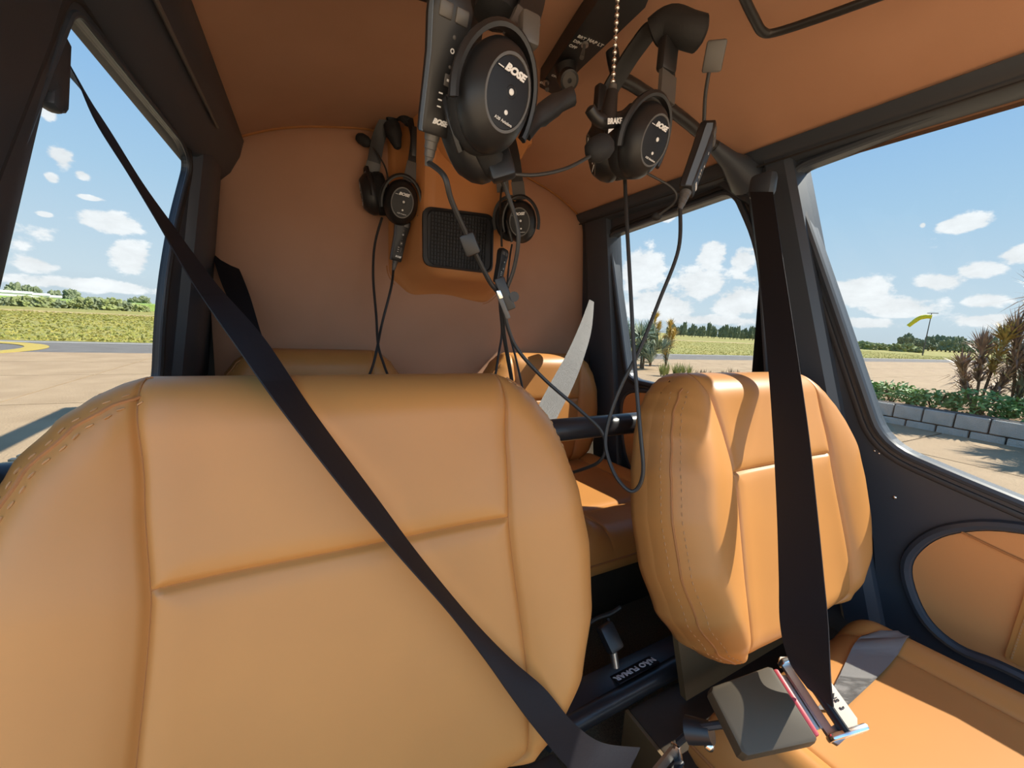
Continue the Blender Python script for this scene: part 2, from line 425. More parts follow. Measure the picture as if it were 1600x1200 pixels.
# rear bulkhead
NX, NZ = 90, 70
vs, fs = [], []
for i in range(NX+1):
    x = CX-.60+1.20*i/NX; zt = arch_s(x)+.012
    for j in range(NZ+1):
        z = -.80+(zt+.80)*j/NZ
        dx = abs(x-CX); e = min(.60-dx, (zt-z)*1.0)
        y = 1.262-.030*(1-math.exp(-max(e, 0)/.05))
        y += .020*math.exp(-((dx-.0)/.11)**2)*(1 if z < .1 else max(0, 1-(z-.1)/.2))*-1
        y -= .012*math.exp(-((dx-.33)/.2)**2-((z-.1)/.3)**2)
        vs.append((x, y, z))
for i in range(NX):
    for j in range(NZ):
        a = i*(NZ+1)+j; fs.append((a, a+NZ+1, a+NZ+2, a+1))
wb = MB().add(vs, fs).build('wall_back', LINER)
struct(wb, 'padded tan leather rear bulkhead with two arched shoulders', 'bulkhead')
# piping along the arch where bulkhead and headliner meet
MB().tube([Vector((x, 1.247, arch_s(x)-.002)) for x in xs[2:-2]], .003, 6).build('seam', LEATHER_SEAM, wb)
MB().box((CX, 1.30, -.15), (1.25, .02, 1.5)).build('bulkhead_backing', DARKP, wb, smooth=False)

# cabin floor
cf = MB().box((CX, .45, -.775), (1.34, 1.75, .05)).build('floor', CARPET, smooth=False)
struct(cf, 'short beige carpet on the cabin floor', 'floor')

# ---- right side
wr = thing('wall_right', 'black painted airframe on the side with the hedge outside', 'cabin wall'); wr['kind'] = 'structure'
def rail_ring(P, y, oy=0): 
    prof = [(.405, .0), (.418, .012), (.422, .040), (.416, .052), (.398, .048), (.384, .030), (.378, .012), (.376, -.02), (.405, -.03)]
    return [P(y, z, o) for z, o in prof]
ysr = [1.27, 1.0, .8, .6, .4, .2, 0, -.2, -.45]
MB().rings([rail_ring(PR, y) for y in ysr]).build('roof_rail', FRAME, wr, ang=50)
MB().tube([PR(y, .383, .0435) for y in ysr], .0022, 6).build('rail_strip', SEAL, wr)
def post(P, ys_top, ys_bot, z0, z1, depth, parent, name='pillar', n=10, curve=0.0, back=-.03):
    """a rounded post between two edges; ys_* = (y front, y rear)"""
    R = []
    for i in range(n+1):
        t = i/n; z = z0+(z1-z0)*t
        a = ys_bot[0]+(ys_top[0]-ys_bot[0])*t+curve*math.sin(PI*t); b_ = ys_bot[1]+(ys_top[1]-ys_bot[1])*t+curve*math.sin(PI*t)
        w = b_-a; dd = depth
        ring = [(a, 0), (a+w*.04, dd*.7), (a+w*.14, dd), (a+w*.45, dd*1.04), (a+w*.52, dd*.72), (a+w*.86, dd*.7), (a+w*.97, dd*.45), (b_, 0), (b_, back), (a, back)]
        R.append([P(y, z, o) for y, o in ring])
    return MB().rings(R).build(name, FRAME, parent, ang=30)
post(PR, (.520, .640), (.250, .400), -.60, .40, .040, wr)
post(PR, (.665, .73), (.54, .60), .30, .40, .034, wr, 'pillar_gusset')
post(PR, (1.105, 1.34), (1.03, 1.34), -.60, .40, .038, wr)
MB().prism([PR(y, z, .012) for y, z in ((-.45, -.60), (1.26, -.60), (1.26, -.80), (-.45, -.80))], PR(0, 0, -.03)-PR(0, 0)).build('sill', FRAME, wr, smooth=False)

for P_, w_ in ((PR, wr),):
    plate(P_, [(-.45, -.62), (1.34, -.85), (1.34, -.185), (.60, -.185), (.60, .40), (.575, .40), (.36, -.22), (.30, -.32), (-.45, -.35)], [], .01, -.024).build('outer_skin', FRAME, w_, smooth=False)
def door(name, label, P, outer, hole, rim, off, th=.03, br=.008):
    d_ = thing(name, label, 'door'); d_['kind'] = 'structure'
    plate(P, outer, [hole], th, off).build('door_shell', FRAME, d_, smooth=False)
    bead(P, offset_loop(hole, br*.8), br, off, 1.0).build('window_frame', FRAME, d_)
    bead(P, offset_loop(hole, rim), .0045, off, 1.3).build('window_bead', SEAL, d_)
    plate(P, offset_loop(hole, .008), [], .003, off-th*.6).build('pane', GLASS, d_, smooth=False)
    return d_
holeF = round_loop([(.526, .362), (.217, .388), (-.12, .390), (-.36, .12), (-.40, -.25), (-.10, -.285), (.205, -.216), (.305, -.190), (.452, .180)], [.035, .1, .1, .1, .08, .1, .06, .055, .1])
outF = [(.56, .41), (-.25, .41), (-.46, .1), (-.50, -.62), (.262, -.62), (.30, -.4)]
d1 = door('door_1', 'black front cabin door with large side window and tan pocket panel', PR, outF, holeF, .026, .016)
# oval upholstered panel with pocket on the front door
oval = smooth_loop([(.235, -.433), (.225, -.375), (.19, -.325), (.124, -.289), (.0, -.275), (-.2, -.27), (-.33, -.30), (-.36, -.40), (-.3, -.50), (-.1, -.53), (.092, -.523), (.16, -.532), (.205, -.505)], 5)
up = plate(PR, oval, [], .012, .020).build('upholstery_panel', mat('door_panel_leather', (.56, .255, .09), .5, bump=(700, .3, .0005)), d1, smooth=False)
bead(PR, offset_loop(oval, .010), .009, .019).build('panel_rim', FRAME, up)
pk = [(.105, -.350), (-.25, -.335), (-.27, -.49), (.110, -.515)]
plate(PR, round_loop(pk, .01, 3), [], .006, .025).build('pocket', LEATHER, up, smooth=False)
st = MB()
for i in range(26):
    t = i/26; st.box(PR(.1035+.005*t-.006, -.352-.16*t, .0255), (.0015, .002, .0035))
st.build('stitching', STITCH, up, smooth=False, kind='stuff')
MB().tube(catmull([PR(.185, -.318, .022), PR(.09, -.336, .022), (PR(0, -.335, .022)), PR(-.2, -.325, .022)], 5), .0022, 6).build('seam', LEATHER_SEAM, up)
for (u_, v_) in ((1403, 775), (1372, 703), (1379, 707)):
    q = ray(u_, v_); q = q*(1.0/(q.x+.12*q.z)); 
    MB().sphere(PR(q.y, q.z, .017), .0035 if u_ == 1403 else .002, 8, 6, (.5, 1, 1)).build('screw', SILVER, d1)
holeR = round_loop([(1.112, .325), (.665, .356), (.590, .21), (.545, -.10), (.54, -.172), (1.010, -.166)], [.03, .035, .1, .1, .03, .04])
outR = [(1.20, .41), (.60, .41), (.48, -.2), (.46, -.62), (1.16, -.62)]
d2 = door('door_2', 'black rear cabin door whose window looks onto the yellow-tipped shrubs', PR, outR, holeR, .020, .010)
ovalR = smooth_loop([(1.015, -.235), (1.03, -.33), (1.0, -.47), (.90, -.55), (.72, -.55), (.60, -.50), (.58, -.36), (.62, -.25), (.75, -.21), (.92, -.205)], 5)
up2 = plate(PR, ovalR, [], .012, .018).build('upholstery_panel', MATS['door_panel_leather'], d2, smooth=False)
bead(PR, offset_loop(ovalR, .008), .007, .014).build('panel_rim', FRAME, up2)

# ---- left side
wl = thing('wall_left', 'black painted airframe on the side facing the open taxiway', 'cabin wall'); wl['kind'] = 'structure'
def rail_ring_l(y):
    prof = [(.405, .0), (.425, .012), (.430, .045), (.412, .060), (.370, .056), (.330, .040), (.300, .012), (.295, -.02), (.405, -.03)]
    return [PL(y, z, o) for z, o in prof]
MB().rings([rail_ring_l(y) for y in ysr]).build('roof_rail', FRAME, wl, ang=50)
MB().tube([PL(y, .345, .052) for y in ysr[1:5]], .003, 6).build('rail_strip', GREYP, wl)
post(PL, (.46, .625), (.20, .335), -.60, .40, .014, wl)
post(PL, (1.06, 1.34), (.99, 1.34), -.60, .42, .030, wl, back=-.004)
MB().prism([PL(y, z, .012) for y, z in ((-.45, -.60), (1.26, -.60), (1.26, -.80), (-.45, -.80))], PL(0, 0, -.03)-PL(0, 0)).build('sill', FRAME, wl, smooth=False)
plate(PL, [(.33, -.85), (1.31, -.85), (1.31, .4), (1.27, .4), (1.25, -.26), (.33, -.26)], [], .004, -.006).build('outer_skin', FRAME, wl, smooth=False)
holeL = round_loop([(.60, .285), (.975, .296), (1.035, .278), (.962, .141), (.930, .005), (.942, -.15), (.88, -.176), (.48, -.176), (.47, .0)], [.02, .02, .03, .1, .1, .05, .05, .03, .05])
outL = [(1.20, .41), (.55, .41), (.42, .0), (.38, -.62), (1.16, -.62)]
d3 = door('door_3', 'black rear cabin door whose window looks onto the yellow circle', PL, outL, holeL, .018, .006, .010, .0035)
vent = MB()
for k in range(16):
    y = .47+k*.0125
    vent.box(PL(y, -.166, .004), (.010, .006, .016))
vo = vent.build('vent_slats', CREAM, d3, smooth=False, kind='stuff')
MB().box(PL(.568, -.174, .012), (.016, .22, .006)).build('vent_base', GREYP, d3, smooth=False)
# cross tube behind the front seats and the roof tube the headsets hang from
ct = MB().tube([(-.27, .52, -.174), (.3, .52, -.173), (1.02, .52, -.170)], .0195, 18).build('cross_tube', TUBEM)
tag(ct, 'black horizontal tube running across behind the front seats', 'tube')
rt = thing('roof_tube', 'black bent roof tube running into the door post under the headliner', 'tube', (.88, .62, .38))
MB().tube(catmull([(.50, .625, .50), (.515, .62, .462), (.56, .62, .457), (.68, .62, .441), (.80, .62, .412), (.90, .62, .375)], 6), .0115, 14).build('tube', TUBEM, rt)
MB().tube([(.80, .62, .412), (.86, .62, .395), (.935, .62, .375)], [.0125, .02, .042], 14).build('end_socket', FRAME, rt)
rt2 = thing('roof_tube', 'black roof tube passing behind the nearest control box under the headliner', 'tube', (-.15, .62, .38))
MB().tube(catmull([(-.13, .62, .385), (.0, .62, .435), (.16, .62, .456), (.26, .62, .468), (.28, .625, .52)], 6), .0115, 14).build('tube', TUBEM, rt2)
MB().tube([(-.06, .62, .412), (-.11, .62, .395), (-.17, .62, .375)], [.0125, .02, .04], 14).build('end_socket', FRAME, rt2)
# ------------------------------------------------------------------ seats
def sstep(a, b, x):
    t = min(1, max(0, (x-a)/(b-a))); return t*t*(3-2*t)
def lerp_tab(tab, x):
    if x <= tab[0][0]: return tab[0][1]
    for (a, va), (b, vb) in zip(tab, tab[1:]):
        if x <= b:
            t = (x-a)/(b-a); t = t*t*(3-2*t)*.5+t*.5
            return va+(vb-va)*t
    return tab[-1][1]
def seat_back(parent, M, hgt, wtab, seam, zsplit, thick=.055, bol=.026, back=.034, nb=34, nc=52, nz=120, rr=.05, welt=(.009, .004)):
    """padded backrest in local x (across), y (towards the back), z (up); pieces are cut along the seams"""
    def w(z): return lerp_tab(wtab, z)
    zs_ = [hgt*k/80 for k in range(81)]
    ol = np.array([(w(z), z) for z in zs_]+[(-w(z), z) for z in reversed(zs_)]); ol2 = np.roll(ol, -1, 0); seg = ol2-ol; sl2 = (seg**2).sum(1)+1e-12
    def edge_dist(x, z):
        p = np.array((x, z)); t = np.clip(((p-ol)*seg).sum(1)/sl2, 0, 1)
        return math.sqrt((((ol+seg*t[:, None])-p)**2).sum(1).min())
    def depth(x, z):
        t = min(edge_dist(x, z)/rr, 1); q = math.sqrt(max(0, 1-(1-t)**2))
        sx = seam(z); ax = abs(x); W = w(z)
        y = -thick*q
        up = 1-sstep(hgt*.62, hgt*.97, z)
        y -= bol*q*math.exp(-((ax-(sx+W)*.5)/max(.025, (W-sx)*.6))**2)*up*(.6+.4*sstep(0, hgt*.25, z))
        y -= .010*q*(1-min(1, ax/max(sx, .01))**2)
        ds = ax-sx
        g = .0040*math.exp(-(ds/.0026)**2)+.0035*math.exp(-(ds/.011)**2)
        if ax < sx: g = max(g, .0040*math.exp(-((z-zsplit)/.0026)**2)+.003*math.exp(-((z-zsplit)/.010)**2))
        return y+g*min(1, q*1.2)
    def ease(n, p=.55): return [(.5-.5*math.cos(PI*i/n))*p+(i/n)*(1-p) for i in range(n+1)]
    eb, ec = ease(nb, .75), ease(nc, .6)
    rows = [zsplit*e for e in ease(int(nz*.62), .6)]+[zsplit+(hgt-zsplit)*e for e in ease(int(nz*.38), .7)[1:]]
    js = int(nz*.62); nz_ = len(rows)-1; grid = []
    for z in rows:
        W, sx = w(z), min(seam(z), w(z)-.012)
        xs_ = [-W+(W-sx)*e for e in eb]+[-sx+2*sx*e for e in ec[1:]]+[sx+(W-sx)*e for e in eb[1:]]
        grid.append([Vector((x, depth(x, z), z)) for x in xs_])
    nx = len(grid[0])-1
    for name, i0, i1, j0, j1 in (('side_bolster', 0, nb, 0, nz_), ('side_bolster', nb+nc, nx, 0, nz_), ('lower_panel', nb, nb+nc, 0, js), ('upper_panel', nb, nb+nc, js, nz_)):
        MB(M).rings([[grid[j][i] for i in range(i0, i1+1)] for j in range(j0, j1+1)], closed=False).build(name, LEATHER, parent, ang=180)
    # dark thread line lying in each seam groove
    sm_ = MB(M)
    for i in (nb, nb+nc): sm_.tube([grid[j][i]+Vector((0, .0008, 0)) for j in range(2, nz_-1)], .0013, 5)
    sm_.build('panel_seam', LEATHER_SEAM, parent, kind='stuff')
    MB(M).tube([grid[js][i]+Vector((0, .0008, 0)) for i in range(nb, nb+nc+1)], .0013, 5).build('cross_seam', LEATHER_SEAM, parent)
    # rim gusset and rear shell
    loop = list(grid[0])+[grid[j][nx] for j in range(1, nz_+1)]+[grid[nz_][i] for i in range(nx-1, -1, -1)]+[grid[j][0] for j in range(nz_-1, 0, -1)]
    cz = hgt*.5; R = []
    for y_, k in ((-.010, .990), (-.002, 1.0015), (.006, 1.004), (back*.55, 1.006), (back*.86, 1.0), (back, .97)):
        R.append([Vector((p.x*k, y_, cz+(p.z-cz)*k)) for p in loop])
    MB(M).rings(R, cap=False).add([Vector((p.x*.97, back, cz+(p.z-cz)*.97)) for p in loop], [tuple(range(len(loop)))]).build('back_shell', LEATHER, parent, ang=60)
    # welt where front cover and gusset are sewn together, with a row of stitches on either side
    def inward(p, e):
        zc = min(max(p.z, hgt*.36), hgt*.66); n = Vector((p.x, 0, (p.z-zc)*.9)).normalized()
        x, z = p.x-n.x*e, min(max(p.z-n.z*e, .0), hgt); return Vector((x, depth(x, z), z))
    edge = [p for p in loop if p.z > .004 and p.z < hgt-(.006 if welt[0] > .02 else .022)]
    right = sorted([p for p in edge if p.x > 0], key=lambda p: p.z); left = sorted([p for p in edge if p.x < 0], key=lambda p: p.z)
    st = MB(M)
    for chain, we in ((left, welt[0]), (right, welt[1])):
        MB(M).tube([inward(p, we) for p in chain], .0017, 6).build('welt', LEATHER_SEAM, parent)
        for e in (max(we-.0055, .001), we+.006):
            acc = 0; q = [inward(p, e)+Vector((0, -.0006, 0)) for p in chain]
            for a, b in zip(q, q[1:]):
                acc += (b-a).length
                if acc > .0085:
                    acc = 0; t = (b-a).normalized(); st.tube([a-t*.0024, a, a+t*.0024], [.0005, .0009, .0005], 5)
    st.build('stitching', STITCH, parent, kind='stuff')
def seat_cushion(parent, M, wx, ly, th, sx, name='cushion', nx=90, ny=80, back_seam=None):
    """padded seat cushion, local x across, y forward, z up (top at th)"""
    def hgt(x, y):
        e = [wx-abs(x), y, ly-y]; r = .055; q = 1.0
        for k in e:
            t = min(max(k/r, 0), 1); q *= math.sqrt(max(0, 1-(1-t)**2))
        ax = abs(x); z = th*(.35+.65*q)
        z += .022*q*math.exp(-((ax-(sx+wx)*.5)/((wx-sx)*.5))**2)
        g = .004*math.exp(-((ax-sx)/.0028)**2)+.004*math.exp(-((ax-sx)/.012)**2)
        if back_seam: 
            if ax < sx: g = max(g, .004*math.exp(-((y-back_seam)/.004)**2)+.004*math.exp(-((y-back_seam)/.012)**2))
        return z-g*q
    def ease(n, p=.6): return [(.5-.5*math.cos(PI*i/n))*p+(i/n)*(1-p) for i in range(n+1)]
    eb = ease(22); cols = [-wx+(wx-sx)*e for e in eb]+[-sx+2*sx*e for e in ease(40)[1:]]+[sx+(wx-sx)*e for e in eb[1:]]; nx = len(cols)-1
    rows = [ly*e for e in ease(ny)]
    groups = {'center': [], 'left': [], 'right': []}
    def P(i, j): return Vector((cols[i], rows[j], hgt(cols[i], rows[j])))
    for j in range(ny):
        for i in range(nx):
            c = (cols[i]+cols[i+1])/2
            groups['left' if c < -sx else 'right' if c > sx else 'center'].append((i, j))
    for k, cells in groups.items():
        idx = {}; vs = []; fs = []
        for (i, j) in cells:
            f = []
            for p in ((i, j), (i+1, j), (i+1, j+1), (i, j+1)):
                if p not in idx: idx[p] = len(vs); vs.append(P(*p))
                f.append(idx[p])
            fs.append(tuple(f))
        MB(M).add(vs, fs).build('cushion_panel' if k == 'center' else 'cushion_bolster', LEATHER, parent, ang=80)
    loop = [P(i, 0) for i in range(nx+1)]+[P(nx, j) for j in range(1, ny+1)]+[P(i, ny) for i in range(nx-1, -1, -1)]+[P(0, j) for j in range(ny-1, 0, -1)]
    R = [[Vector((p.x, p.y, p.z)) for p in loop], [Vector((p.x*1.004, (p.y-ly/2)*1.004+ly/2, th*.2)) for p in loop], [Vector((p.x*.97, (p.y-ly/2)*.97+ly/2, 0)) for p in loop]]
    MB(M).rings(R, cap=False).add([R[2][i] for i in range(len(loop))], [tuple(range(len(loop)))]).build('cushion_gusset', LEATHER, parent, ang=60)
    lo = [Vector((p.x*1.003, (p.y-ly/2)*1.003+ly/2, p.z)) for p in loop]
    MB(M).tube(lo+[lo[0]], .0025, 6).build('cushion_welt', LEATHER_SEAM, parent)

FW = [(0, .165), (.03, .205), (.08, .240), (.15, .262), (.22, .266), (.28, .258), (.33, .245), (.365, .232), (.395, .211), (.412, .192), (.422, .175), (.428, .160)]
def fseam(z):
    return lerp_tab([(0, .125), (.03, .150), (.10, .152), (.26, .142), (.34, .148), (.42, .158)], z)
def front_seat(cx, label, boxx, dz=0.0):
    t = thing('front_seat', label, 'seat', (cx, .1, -.80), 'front cabin seats')
    top, bot = Vector((cx, .434, -.062)), Vector((cx, .320-dz*.9, -.475-dz))
    up_ = (top-bot).normalized()
    M = frame_m(bot, (1, 0, 0), up_)
    seat_back(t, M, .428+dz, [(a*(.428+dz)/.428, b) for a, b in FW], fseam, .268+dz, welt=(.024, .003) if dz == 0 else (.009, .003))
    Mc = Matrix.Translation((cx, .275, -.600)) @ Matrix.Rotation(math.radians(-4), 4, 'X') @ Matrix.Diagonal((1, -1, 1, 1))
    seat_cushion(t, Mc, .235, .46, .085, .155)
    MB().rbox(((boxx[0]+boxx[1])/2, .09, -.715), (boxx[1]-boxx[0], .60, .17), .008).build('seat_base', DARKP, t)
    return t
s1 = front_seat(.04, 'tan leather front seat nearest the camera, a dark belt slung across it', (-.26, .315))
s2 = front_seat(.70, 'tan leather front seat beside the door with the tan pocket panel', (.465, 1.03), .014)
MB().box((.463, .13, -.715), (.006, .52, .165)).build('base_side_panel', BASEP, s2, smooth=False)
for y, z in ((.10, -.655), (.22, -.70), (.30, -.62)):
    MB().tube([(.461, y, z), (.455, y, z)], .006, 10).build('hole_plug', SEAL, s2)
# bracket plate under the far backrest
MB().prism([(.56, .40, -.47), (.90, .40, -.47), (.90, .35, -.62), (.56, .35, -.62)], (0, .012, 0)).build('back_support', BASEP, s2, smooth=False)

RW = [(0, .15), (.04, .20), (.10, .225), (.2, .234), (.27, .230), (.33, .214), (.37, .190), (.392, .165), (.400, .150), (.405, .138)]
def rseam(z): return lerp_tab([(0, .10), (.12, .118), (.25, .125), (.41, .135)], z)
def rear_seat(cx, label, k):
    t = thing('rear_seat', label, 'seat', (cx, .9, -.75), 'rear cabin seats')
    M = frame_m(Vector((cx, 1.125, -.50)), (1, 0, 0), Vector((0, .10, 1)))
    seat_back(t, M @ Matrix.Diagonal((k, 1, 1, 1)), .405, RW, rseam, .245, thick=.05, bol=.015, nb=22, nc=36, nz=80)
    Mc = Matrix.Translation((cx, 1.12, -.565)) @ Matrix.Rotation(math.radians(-3), 4, 'X') @ Matrix.Diagonal((1, -1, 1, 1))
    seat_cushion(t, Mc, .225*k, .54, .085, .14, back_seam=.40)
    MB().rbox((cx, .93, -.66), (.50, .50, .17), .008).build('seat_base', DARKP, t)
    return t
rear_seat(.025, 'tan leather rear seat mostly hidden behind the seat nearest the camera', 1.0)
rear_seat(.735, 'tan leather rear seat catching a bright sun patch beside the rear door', 1.02)
pr = thing('floor_rail', 'black floor rail with a placard between the front seats', 'rail', (.39, .41, -.75))
MB().tube([(.315, .405, -.626), (.39, .405, -.624), (.80, .405, -.616)], .016, 14).build('rail_tube', TUBEM, pr)
MB().tube([(.31, .405, -.6262), (.352, .405, -.6250)], .0168, 14).build('rail_end', GREYP, pr)
MB().rbox((.52, .432, -.615), (.40, .05, .010), .004).build('rail_ledge', TUBEM, pr)
pm = frame_m((.512, .422, -.606), (1, .0, .03), (0, .35, 1))
MB(pm).rbox((0, 0, .001), (.098, .026, .003), .001, 1).build('placard', GLOSS, pr)
text('NÃO FUMAR', .0165, face_m(pm @ Vector((0, 0, .0028)), -(pm.col[0].xyz), -(pm.col[1].xyz)), PRINT, pr, off=.0004)
# ------------------------------------------------------------------ belts
from mathutils.bvhtree import BVHTree
def seat_tree(root):
    vs, fs = [], []
    for o in root.children:
        if o.name.split('.')[0] in ('side_bolster', 'upper_panel', 'lower_panel'):
            k = len(vs); m_ = mw(root); vs += [m_ @ v.co for v in o.data.vertices]; fs += [tuple(i+k for i in p.vertices) for p in o.data.polygons]
    return BVHTree.FromPolygons(vs, fs)
TREES = [seat_tree(s1), seat_tree(s2)]
def clear(p, gap=.006):
    """webbing rests on the padding instead of running through it"""
    n = p.normalized(); L_ = p.length
    for t in TREES:
        hit = t.ray_cast(Vector((0, 0, 0)), n)
        if hit[0] is not None and hit[3] < L_+gap and L_ < hit[3]+.15: return n*(hit[3]-gap)
    return p
def belt_edges(st, width):
    """st = [(x1, y1, x2, y2, depth)]: picture points of both edges; the far edge is pushed back until the strap is 'width' wide"""
    A, B = [], []
    for (x1, y1, x2, y2, d0) in st:
        sgn = 1
        if d0 < 0: sgn = -1; d0 = -d0
        a = dp(x1, y1, d0); lo, hi = 0.0, .06
        f = lambda e: (dp(x2, y2, d0+sgn*e)-a).length
        for _ in range(30):
            mid = (lo+hi)/2
            if f(mid) < width: lo = mid
            else: hi = mid
        A.append(a); B.append(dp(x2, y2, d0+sgn*lo))
    out = []
    A, B = catmull(A, 8), catmull(B, 8)
    k = [min(clear(a).length/a.length, clear(b).length/b.length) for a, b in zip(A, B)]
    n = len(k); k = [min(k[max(0, i-5):i+6]) for i in range(n)]
    k = [sum(k[max(0, i-5):i+6])/len(k[max(0, i-5):i+6]) for i in range(n)]
    return [a*q for a, q in zip(A, k)], [b*q for b, q in zip(B, k)]
def belt(name, label, st, width, material=BELT, th=.0016):
    t = thing(name, label, 'seat belt', dp((st[-1][0]+st[-1][2])/2, (st[-1][1]+st[-1][3])/2, abs(st[-1][4])))
    A, B = belt_edges(st, width); MB().ribbon(A, B, th).build('webbing', material, t, ang=30)
    return t
b1 = belt('shoulder_belt', 'dark webbing shoulder belt slung across the seat nearest the camera', [
    (84, 60, 110, 120, .40), (118, 118, 135, 150, .41), (150, 190, 172, 205, .415), (200, 270, 222, 285, .42), (245, 345, 270, 352, .42), (300, 440, 335, 440, .415), (365, 535, 412, 528, .405), (440, 640, 487, 640, .382), (545, 775, 590, 780, .368),
    (618, 862, 655, 868, .362), (700, 955, 735, 965, .358), (758, 1030, 798, 1030, .357), (800, 1090, 850, 1075, .362), (845, 1150, 895, 1128, .375), (900, 1210, 940, 1160, .395), (965, 1240, 1000, 1168, .42)], .050)
# upper guide of that belt on the door post
gd = MB()
MB(frame_m(dp(64, 84, .368), PL(0, 0, 1)-PL(0, 0), (0, .3, 1))).rbox((0, 0, 0), (.024, .060, .085), .010).build('guide_cover', FRAME, b1)
MB(frame_m(dp(80, 148, .372), PL(0, 0, 1)-PL(0, 0), (0, .3, 1))).rbox((0, 0, 0), (.014, .018, .030), .005).build('guide_lug', FRAME, b1)
MB().tube(catmull([dp(46, 64, .36), dp(34, 40, .36), dp(28, 28, .36), dp(36, 24, .36), dp(56, 36, .36), dp(68, 40, .365)], 6), .0028, 8).build('guide_ring', STEEL, b1)
b2 = belt('shoulder_belt', 'dark webbing belt hanging down in front of the seat by the door', [
    (1172, 300, 1208, 300, -.80), (1183, 390, 1221, 390, -.755), (1192, 480, 1235, 480, -.70), (1201, 580, 1250, 580, -.64), (1208, 680, 1264, 680, -.585), (1214, 800, 1277, 800, -.53), (1217, 900, 1287, 900, -.49), (1219, 975, 1294, 975, -.462), (1233, 1032, 1298, 1062, -.435), (1262, 1075, 1302, 1105, -.425)], .052)
MB().rbox(dp(1192, 290, .805), (.03, .05, .05), .012).build('guide_cover', FRAME, b2)
b2b = [(1222, 985, 1285, 1075, .452), (1221, 962, 1290, 1060, .462)]
b3 = belt('shoulder_belt', 'dark webbing belt hanging from the bulkhead corner behind the seat nearest the camera', [
    (316, 358, 338, 372, 1.0), (328, 385, 362, 398, .98), (345, 440, 386, 450, .95), (372, 500, 408, 520, .90), (395, 545, 428, 575, .84), (420, 590, 455, 620, .80), (470, 680, 505, 700, .76)], .052)
MB().rbox(dp(318, 358, 1.0), (.045, .05, .04), .014).build('anchor_cover', FRAME, b3)
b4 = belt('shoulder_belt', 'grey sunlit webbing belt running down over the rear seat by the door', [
    (921, 468, 928, 472, 1.30), (905, 510, 924, 516, 1.25), (886, 552, 912, 560, 1.20), (862, 595, 896, 602, 1.15), (838, 640, 872, 650, 1.10), (822, 672, 856, 684, 1.06)], .052, BELT_SUNLIT)
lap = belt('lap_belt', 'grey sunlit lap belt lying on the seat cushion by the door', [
    (1352, 972, 1420, 1022, .675), (1336, 1000, 1402, 1048, .655), (1318, 1040, 1368, 1085, .605), (1300, 1075, 1335, 1115, .565), (1280, 1092, 1312, 1130, .535)], .052, BELT_SUNLIT)
def cushion_tree(root):
    vs, fs = [], []
    for o in root.children:
        if o.name.startswith(('cushion_panel', 'cushion_bolster')):
            k = len(vs); m_ = mw(root); vs += [m_ @ v.co for v in o.data.vertices]; fs += [tuple(i+k for i in p.vertices) for p in o.data.polygons]
    return BVHTree.FromPolygons(vs, fs)
ctree = cushion_tree(s2); lm = [o for o in lap.children if o.name.startswith('webbing')][0].data; lw = mw(lap); li = lw.inverted()
for v in lm.vertices:                       # the strap lies on the cushion
    p = lw @ v.co; hit = ctree.ray_cast(p+Vector((0, 0, .25)), Vector((0, 0, -1)))
    if hit[0] is not None: v.co = li @ Vector((p.x, p.y, max(hit[0].z+.004, p.z-.06)))

# ------------------------------------------------------------------ lift-latch buckles
def buckle(name, label, M, s=1.0):
    """local x along the strap (tongue at +x), y across, z out of the face"""
    t = thing(name, label, 'buckle', M=M @ Matrix.Diagonal((s, s, s, 1)))
    M = mw(t)
    body = MB(M)
    out = [(-.048, -.026), (-.044, -.030), (.030, -.034), (.034, -.032), (.034, .032), (.030, .034), (-.044, .030), (-.048, .026)]
    R = [[Vector((x*k, y*k, z)) for x, y in out] for z, k in ((-.010, .95), (-.008, 1.0), (.006, 1.0), (.010, .97), (.011, .93))]
    body.rings(R).build('latch_cover', mat('brown_black_plastic', (.052, .036, .018), .6), t, ang=30)
    MB(M).rbox((.0365, 0, .003), (.006, .060, .012), .002).build('release_edge', REDP, t)
    MB(M).rbox((.044, 0, -.002), (.018, .050, .0035), .001).build('tongue', STEEL, t)
    fr = [(.048, -.036), (.052, -.040), (.082, -.032), (.088, -.026), (.088, .026), (.082, .032), (.052, .040), (.048, .036)]
    hole = [(.057, -.026), (.057, .026), (.072, .024), (.072, -.024)]
    b = MB(M); tri = tessellate_polygon([[Vector((*p, 0)) for p in fr], [Vector((*p, 0)) for p in hole]])
    al = fr+hole; n = len(al)
    b.add([Vector((x, y, .001)) for x, y in al]+[Vector((x, y, .006)) for x, y in al], [tuple(q) for q in tri]+[tuple(i+n for i in reversed(q)) for q in tri]+
          [(i, (i+1) % 8, (i+1) % 8+n, i+n) for i in range(8)]+[(8+i, 8+(i+1) % 4, 8+(i+1) % 4+n, 8+i+n) for i in range(4)])
    b.build('adjuster_frame', STEEL, t, smooth=False)
    for sg in (-1, 1): MB(M).rbox((.068, sg*.034, .006), (.042, .006, .016), .002).build('adjuster_ear', SILVER, t)
    MB(M).tube([(.0645, -.034, .010), (.0645, .034, .010)], .0075, 14, flat=.55).build('adjuster_bar', GLOSS, t)
    return t
X_ = (dp(1285, 1085, .43)-dp(1165, 1120, .42)).normalized(); Zv = -ray(1200, 1100).normalized()
Mb = frame_m(dp(1192, 1112, .425), X_, Zv+Vector((0, 0, .35)))
bk = buckle('seat_buckle', 'brown-black lift latch buckle with red edge in front of the door-side seat', Mb, 1.0)
text('5657 ANS  3', .0065, face_m(mw(bk) @ Vector((.080, .0, .0066)), -(mw(bk).col[1].xyz), mw(bk).col[0].xyz), SEAL, bk)
MB().tube(catmull([dp(1145, 1130, .43), dp(1105, 1135, .44), dp(1085, 1140, .45), dp(1060, 1160, .47)], 6), [.004]*19, 8).build('stalk', SEAL, bk)
